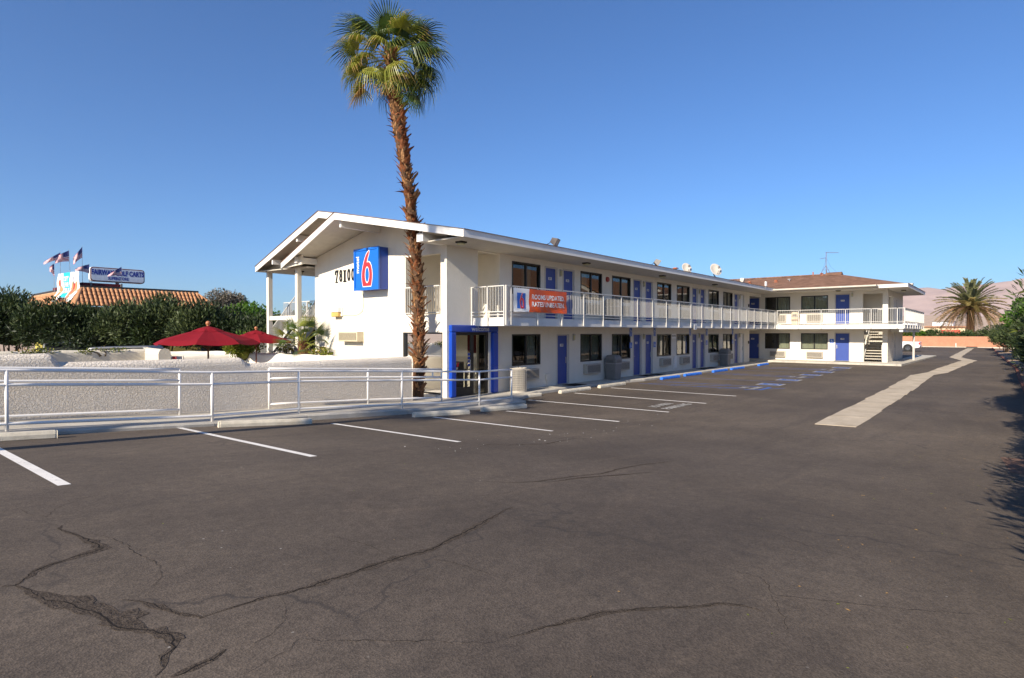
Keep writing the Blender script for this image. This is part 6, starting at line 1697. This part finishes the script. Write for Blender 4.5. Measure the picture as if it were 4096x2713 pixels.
# ---------------------------------------------------------------- date palm beyond the far wall
def feather(seed, L, curve, mats):
    rg = random.Random(seed); V = []; F = []; Mi = []
    P = [Vector((L * t * (1 - .18 * curve * t), 0, .0 + L * (.10 * t - curve * t * t * .62))) for t in [i / 12 for i in range(13)]]
    for i in range(12):
        a, b = P[i], P[i + 1]; w = .05 * (1 - i / 13)
        k = len(V); V += [a + Vector((0, w, 0)), b + Vector((0, w, 0)), b - Vector((0, w, 0)), a - Vector((0, w, 0))]; F.append((k, k + 1, k + 2, k + 3)); Mi.append(1)
        for s in range(5):
            p = a.lerp(b, s / 5); f = (i + s / 5) / 12
            if f < .06: continue
            ll = .62 * math.sin(min(1, f * 1.6 + .25) * math.pi * .62) * (1.05 - .45 * f)
            for sd in (1, -1):
                d = Vector((.55, sd * .8, rg.uniform(-.1, .45))).normalized(); k = len(V)
                wv = Vector((.055, 0, 0)); V += [p - wv, p + wv, p + d * ll * .6 + wv * .7 - Vector((0, 0, .03)), p + d * ll - Vector((0, 0, .12))]; F.append((k, k + 1, k + 2, k + 3)); Mi.append(0)
    return np.array([tuple(v) for v in V]), np.array(F), np.array(Mi)
dp = (107.5, 3.3, .2)
dt = thing('date_palm', 'large date palm with spreading green crown and hanging tan dead fronds behind the salmon wall', 'palm tree', dp)
mb = MB(); mb.path([(107.5, 3.3, 0), (107.5, 3.3, 3.0), (107.5, 3.3, 6.0)], [.55, .5, .45], 12); mb.build('trunk', BARK, dt)
rg = random.Random(77)
for i in range(120):
    e = 84 - 1.15 * i + rg.uniform(-5, 5); yaw = i * 2.3999
    live = i < 82
    V, F, Mi = feather(rg.randint(0, 9999), rg.uniform(4.2, 5.0) if live else rg.uniform(4.4, 5.4), .50 + (.007 * i if live else .95), None)
    if live: V = place(V, (107.5, 3.3, 6.1 - .008 * i), yaw, R(max(e, -8)), rg.uniform(-.3, .3))
    else: V[:, 1] *= .35; V = place(V, (107.5, 3.3, 5.7), yaw, R(rg.uniform(-12, 22)), rg.uniform(-.3, .3))
    m = [DATE, DATEY] if i < 36 else ([DATEY, DATED] if live else [DATED, DATED])
    np_mesh('frond', V, F, m, Mi, parent=dt, off=dp)

# ---------------------------------------------------------------- far wall, buildings, mountains
fw = thing('block_wall', 'salmon pink block wall closing the far end of the drive', 'wall', (100, 5, .17))
mb = MB(); mb.box(100.03, 100.2, -12, 48, 0, 1.62); mb.build('mortar_bed', MORT, fw)
mb = MB(); rr = random.Random(2)
for r_ in range(8):
    z = .19 + r_ * .18
    for k in range(96):
        y = -4 + k * .40 + (.2 if r_ % 2 else 0) ; j = rr.uniform(-.003, .003)
        if y > 34: continue
        mb.box(100.0 + j, 100.05, y + .006, y + .392, z + .005, z + .174)
mb.build('block', SAL, fw, kind='stuff')
mb = MB(); mb.box(99.97, 100.23, -12, 48, 1.622, 1.68); mb.build('wall_cap', SAL, fw)
mb = MB(); mb.box(99.7, 99.95, -3, 40, .1, .26); mb.build('wall_kerb', CONC, fw)
mb = MB(); mb.box(99.68, 99.72, 2.3, 3.5, .19, .30); mb.build('drain_opening', BLACK, fw)
t = thing('marker_post', 'thin white post standing before the salmon wall left of the date palm', 'post', (99.4, 4.6, .17)); mb = MB(); mb.tube((99.4, 4.6, .17), (99.4, 4.6, .75), .05, n=8); mb.build('post', WHITE, t)
for i, (x, y, rx_, ry2, h, mt, lb) in enumerate([(104, 14.5, 1.6, 2.6, 3.0, [GRN, CIT, OLE2], 'yellow-green shrub row behind the salmon wall beside the pickup'), (104.5, 10.5, 1.6, 2.4, 2.8, [GRN, OLE2, CIT], 'green shrub behind the salmon wall in its middle'), (105, 7.2, 1.6, 2.2, 2.3, [OLE, OLE2, OLE], 'dull green shrub left of the date palm trunk'),
          (103.8, 4.4, 1.4, 2.3, 2.3, [OLE, OLE2, OLE], 'dull green shrub in front of the date palm trunk'), (104, .8, 1.6, 2.6, 2.6, [OLE, OLE2, OLE3], 'dark green shrub right of the date palm'), (103, -2.8, 1.6, 2.6, 3.1, [OLE, OLE3, OLE2], 'dark shrub behind the right end of the salmon wall')]):
    shrub('garden_shrub', lb, 'shrub', 'shrubs behind the salmon wall', (x, y, .2 + h * .5), (rx_, ry2, h * .55), 3200, .30, .14, mt, 400 + i, .2, (.4, .35, .25), 16, .4, 4)
t = thing('distant_building', 'long cream building with flat brown roof line beyond the salmon wall', 'building', (150, 20, .2))
mb = MB(); mb.box(150, 170, 5.5, 46, .2, 3.25); mb.build('wall', M('far_cream', (.66, .54, .36), .9, .1), t); mb = MB(); mb.box(149.6, 170, 5, 46.5, 3.25, 3.55); mb.build('roof', M('far_roof', (.30, .17, .11), .9, .1), t)
mb = MB(); mb.box(149.0, 150, 6.2, 9.4, 2.0, 2.75); mb.build('awning', M('awning_red', (.40, .09, .06), .9, .1), t)
mb = MB()
for y in (10.5, 13, 15.5, 18, 21): mb.box(149.95, 149.99, y, y + 1.0, 1.2, 2.4)
mb.build('window', ALU, t)
for (x, y, w, h, lb) in ((260, 28, 9, 5.6, 'white industrial unit far behind the cream building, left one'), (262, 16, 6, 6.0, 'white rooftop unit far behind the date palm'), (270, 40, 12, 6.1, 'long white shed far behind the parked pickup')):
    t = thing('distant_shed', lb, 'building', (x, y, .2), 'white sheds in the distance'); mb = MB(); mb.box(x, x + 12, y - w / 2, y + w / 2, .2, h); mb.build('wall', CARW, t); mb = MB(); mb.box(x - .3, x + 12, y - w / 2 - .3, y + w / 2 + .3, h, h + .25); mb.build('roof', GREYP, t)
# bare desert mountains
xs_m = np.linspace(4300, 9000, 70); ys_m = np.linspace(-3600, 5200, 190)
def fbm(X, Y, seed):
    rg = np.random.default_rng(seed); Z = np.zeros_like(X); a = 1; f = 1 / 1500
    for o_ in range(7):
        th = rg.uniform(0, 6.28, 3); ph = rg.uniform(0, 6.28, 3)
        s = sum(np.sin((X * np.cos(t) + Y * np.sin(t)) * f * 6.28 + p + 1.3 * np.sin((X * np.sin(t) - Y * np.cos(t)) * f * 4 + p)) for t, p in zip(th, ph)) / 3
        Z += a * (1 - 2 * np.abs(s)); a *= .5; f *= 2.05
    return Z
Xm, Ym = np.meshgrid(xs_m, ys_m, indexing='ij'); prof = np.interp(Xm, [4300, 4900, 6300, 7400, 9000], [0, .18, .95, 1.0, .3])
crest = np.interp(Ym / Xm * 6300, [-3000, -800, -155, 40, 300, 400, 500, 600, 700, 1500, 4500], [470, 460, 452, 436, 414, 402, 420, 418, 390, 380, 330])
Zm = prof * crest * (1 + 0 * Xm) + fbm(Xm, Ym, 3) * 24 * np.clip(prof * 1.3, 0, 1) * np.where(prof > .9, .35, 1) - 4
V = np.stack([Xm.ravel(), Ym.ravel(), Zm.ravel()], 1); ny_ = len(ys_m)
F = np.array([(i * ny_ + j, (i + 1) * ny_ + j, (i + 1) * ny_ + j + 1, i * ny_ + j + 1) for i in range(len(xs_m) - 1) for j in range(ny_ - 1)])
np_mesh('mountain_range', V, F, [ROCK], kind='structure', smooth=True)
xs_h = np.linspace(2300, 3600, 24); ys_h = np.linspace(-2200, 3000, 110); Xh, Yh = np.meshgrid(xs_h, ys_h, indexing='ij')
Zh = np.interp(Xh, [2300, 2800, 3600], [0, 1, .2]) * (58 + 12 * np.sin(Yh / 310) + 6 * np.sin(Yh / 97)) + fbm(Xh, Yh, 8) * 3 - 3
V = np.stack([Xh.ravel(), Yh.ravel(), Zh.ravel()], 1); ny_ = len(ys_h)
F = np.array([(i * ny_ + j, (i + 1) * ny_ + j, (i + 1) * ny_ + j + 1, i * ny_ + j + 1) for i in range(len(xs_h) - 1) for j in range(ny_ - 1)])
np_mesh('foothills', V, F, [SAND], kind='structure', smooth=True)

# ---------------------------------------------------------------- vehicles
def wheel(t, x, y, z, r, w, axis, side):
    """axis 'x' or 'y' is the axle direction"""
    d = Vector((1, 0, 0)) if axis == 'x' else Vector((0, 1, 0)); c = Vector((x, y, z))
    mb = MB(); mb.tube(c - d * w / 2, c + d * w / 2, r, n=28); o = mb.build('tyre', TYRE, t, bevel=.02, seg=2)
    mb = MB(); f = d * side; mb.tube(c + f * (w / 2 - .02), c + f * (w / 2 + .008), r * .64, r * .60, 24); m_ = mb.build('rim', CHROME, t)
    mb = MB()
    for k in range(5):
        a = 2 * math.pi * k / 5 + .3; e = (Vector((0, math.cos(a), math.sin(a))) if axis == 'x' else Vector((math.cos(a), 0, math.sin(a)))) * r * .38
        mb.tube(c + e + f * (w / 2 - .01), c + e + f * (w / 2 + .012), r * .13, n=10)
    mb.build('wheel_opening', BLACK, t)
def side_body(mb, prof, x0, x1):
    """profile polygon in (y,z) extruded along x"""
    mb.prism([(x0, y, z) for y, z in prof], (x1 - x0, 0, 0))
def vehicle(name, label, cat, loc, yaw, body, cabin, L, W, paint_, tail=True, wheels=(0.18, .80), wr=.34, glassz=None, bed=None):
    """built lengthwise along local +Y (front at +Y), rotated as a whole"""
    t = thing(name, label, cat, loc, rz=yaw); t.rotation_euler = (0, 0, 0)
    X, Y0, Z = loc; hw = W / 2
    def prof(p): return [(Y0 + a * L, Z + b) for a, b in p]
    mb = MB(); side_body(mb, prof(body), X - hw, X + hw); mb.build('body', paint_, t, bevel=.05, seg=3)
    mb = MB(); side_body(mb, prof(cabin), X - hw * .90, X + hw * .90); mb.build('cabin', paint_, t, bevel=.08, seg=3)
    ca = cabin; ay = [a for a, b in ca]; az = [b for a, b in ca]; y0_, y1_ = min(ay), max(ay); zt = max(az); zb_ = min(az)
    mid = (y0_ + y1_) / 2; q = lambda p: [(mid + (a - mid) * .86, zb_ + .06 + (b - zb_) * .80) for a, b in p]
    mb = MB(); side_body(mb, prof(q(ca)), X - hw * .925, X + hw * .925); mb.build('side_window', CARGL, t)
    q2 = [(mid + (a - mid) * 1.012, zb_ + .08 + (b - zb_) * .78) for a, b in ca]
    mb = MB(); side_body(mb, prof(q2), X - hw * .78, X + hw * .78); mb.build('windscreen', CARGL, t)
    mb = MB(); side_body(mb, prof([(mid - .006, zb_), (mid + .006, zb_), (mid + .006, zt - .05), (mid - .006, zt - .05)]), X - hw * .93, X + hw * .93); mb.build('pillar', paint_, t)
    for f in wheels:
        for sd in (-1, 1):
            wheel(t, X + sd * (hw - .10), Y0 + f * L, Z + wr, wr, .22, 'x', sd)
            mb = MB(); mb.tube((X + sd * (hw + .003), Y0 + f * L, Z + wr + .02), (X + sd * (hw - .3), Y0 + f * L, Z + wr + .02), wr * 1.17, n=26); mb.build('wheel_arch', BLACK, t)
    for yy_, m_, nm in ((0, RED, 'tail_light'), (1, WHITE, 'headlight')):
        for sd in (-1, 1):
            mb = MB(); y_ = Y0 + yy_ * L; s_ = -1 if yy_ == 0 else 1; zt2 = Z + body[-1][1] if False else Z + .78
            mb.box(X + sd * hw - sd * .16, X + sd * (hw + .006), y_ - .12 * (yy_ == 1) + (-.008 if yy_ == 0 else 0), y_ + .12 * (yy_ == 0) + (.008 if yy_ == 1 else 0), zt2 - .02, zt2 + .22); mb.build(nm, m_, t, bevel=.01)
    for yy_ in (0, 1):
        mb = MB(); y_ = Y0 + yy_ * L; mb.box(X - hw * .98, X + hw * .98, y_ - .10, y_ + .10, Z + .42, Z + .62); mb.build('bumper', CHROME if paint_ is CARW else GREYP, t, bevel=.03, seg=2)
    mb = MB(); mb.box(X - hw - .10, X + hw + .10, Y0 + L * (y1_ - .03), Y0 + L * (y1_ - .0), Z + zb_ + .05, Z + zb_ + .22); mb.build('side_mirror', BLACK, t, bevel=.02)
    if bed:
        mb = MB(); mb.box(X - hw * .86, X + hw * .86, Y0 + L * .02, Y0 + L * bed, Z + body[-1][1] if False else Z + 1.02, Z + 1.075); mb.build('bed_opening', BLACK, t)
    return t
pk_body = [(0, .45), (.10, .34), (.9, .32), (1.0, .45), (.995, .92), (.93, 1.03), (.70, 1.10), (.0, 1.06)]
pk_cab = [(.36, 1.06), (.70, 1.06), (.62, 1.78), (.40, 1.80)]
vehicle('pickup_truck', 'white pickup truck parked beyond the wing, rear half visible past the post', 'pickup truck', (76.2, 6.55, .17), 0, pk_body, pk_cab, 5.6, 1.95, CARW, wheels=(.19, .80), wr=.37, bed=.34)
suv_body = [(0, .42), (.08, .30), (.92, .28), (1.0, .42), (.99, .74), (.78, .93), (.02, .98)]
suv_cab = [(.03, .96), (.76, .93), (.60, 1.46), (.12, 1.50)]
sv = vehicle('parked_car', 'grey hatchback of which only the roof shows over the tan courtyard wall', 'car', (7.85, 26.3, .22), 0, suv_body, suv_cab, 4.4, 1.75, CARS)
sv.rotation_euler = (0, 0, R(52)); sv.location = (9.1, 26.9, .22)
tk = vehicle('parked_truck', 'white pickup truck glimpsed through the dark gap under the hedge', 'pickup truck', (7.3, 35.2, .2), 0, pk_body, pk_cab, 5.4, 1.9, CARW)
tk.rotation_euler = (0, 0, R(150)); tk.location = (9.55, 41.3, .2)

# houses across the drive: they are what the upstairs windows mirror
for i, (x, y, w, lb) in enumerate(((36, -16, 17, 'stucco house with clay tile roof behind the drive hedge, outside the picture'), (58, -16.5, 17, 'second stucco house behind the drive hedge, outside the picture'), (80, -16, 18, 'third stucco house behind the drive hedge, outside the picture'))):
    t = thing('tile_roof_house', lb, 'house', (x, y, .2), 'houses behind the drive hedge')
    mb = MB(); mb.box(x, x + w, y, y + 9, .1, 6.4); mb.build('wall', STUCCO_T, t)
    mb = MB(); mb.prism([(x - .6, y - .6, 6.401), (x + w + .6, y - .6, 6.401), (x + w + .6, y + 4.5, 9.0), (x - .6, y + 4.5, 9.0)], (0, 0, .12)); mb.prism([(x - .6, y + 9.6, 6.401), (x + w + .6, y + 9.6, 6.401), (x + w + .6, y + 4.51, 9.0), (x - .6, y + 4.51, 9.0)], (0, 0, .12)); mb.build('roof', TILE, t)
    mb = MB(); mb.prism([(x + .01, y + .2, 6.4), (x + .01, y + 8.8, 6.4), (x + .01, y + 4.5, 8.9)], (w - .02, 0, 0)); mb.build('gable', STUCCO, t)
    for k in range(4):
        mb = MB(); mb.box(x + 1.2 + k * 2.8, x + 2.6 + k * 2.8, y + 9.0, y + 9.05, 3.2, 4.5); mb.build('window', CARGL, t)

# thin warm desert haze between here and the hills
hm = bpy.data.materials.new('haze_air'); hm.use_nodes = True; hn = hm.node_tree; hn.nodes.clear()
ho = hn.nodes.new('ShaderNodeOutputMaterial'); hv = hn.nodes.new('ShaderNodeVolumePrincipled')
hv.inputs['Color'].default_value = (.80, .88, 1.0, 1); hv.inputs['Density'].default_value = .000045; hv.inputs['Anisotropy'].default_value = .25
hn.links.new(hv.outputs[0], ho.inputs['Volume'])
mb = MB(); mb.box(-9300, 9300, -9300, 9300, -8, 700); hz_o = mb.build('haze', hm, None, kind='stuff')
tag(hz_o, 'thin pale desert haze lying between the motel and the hills', 'haze')
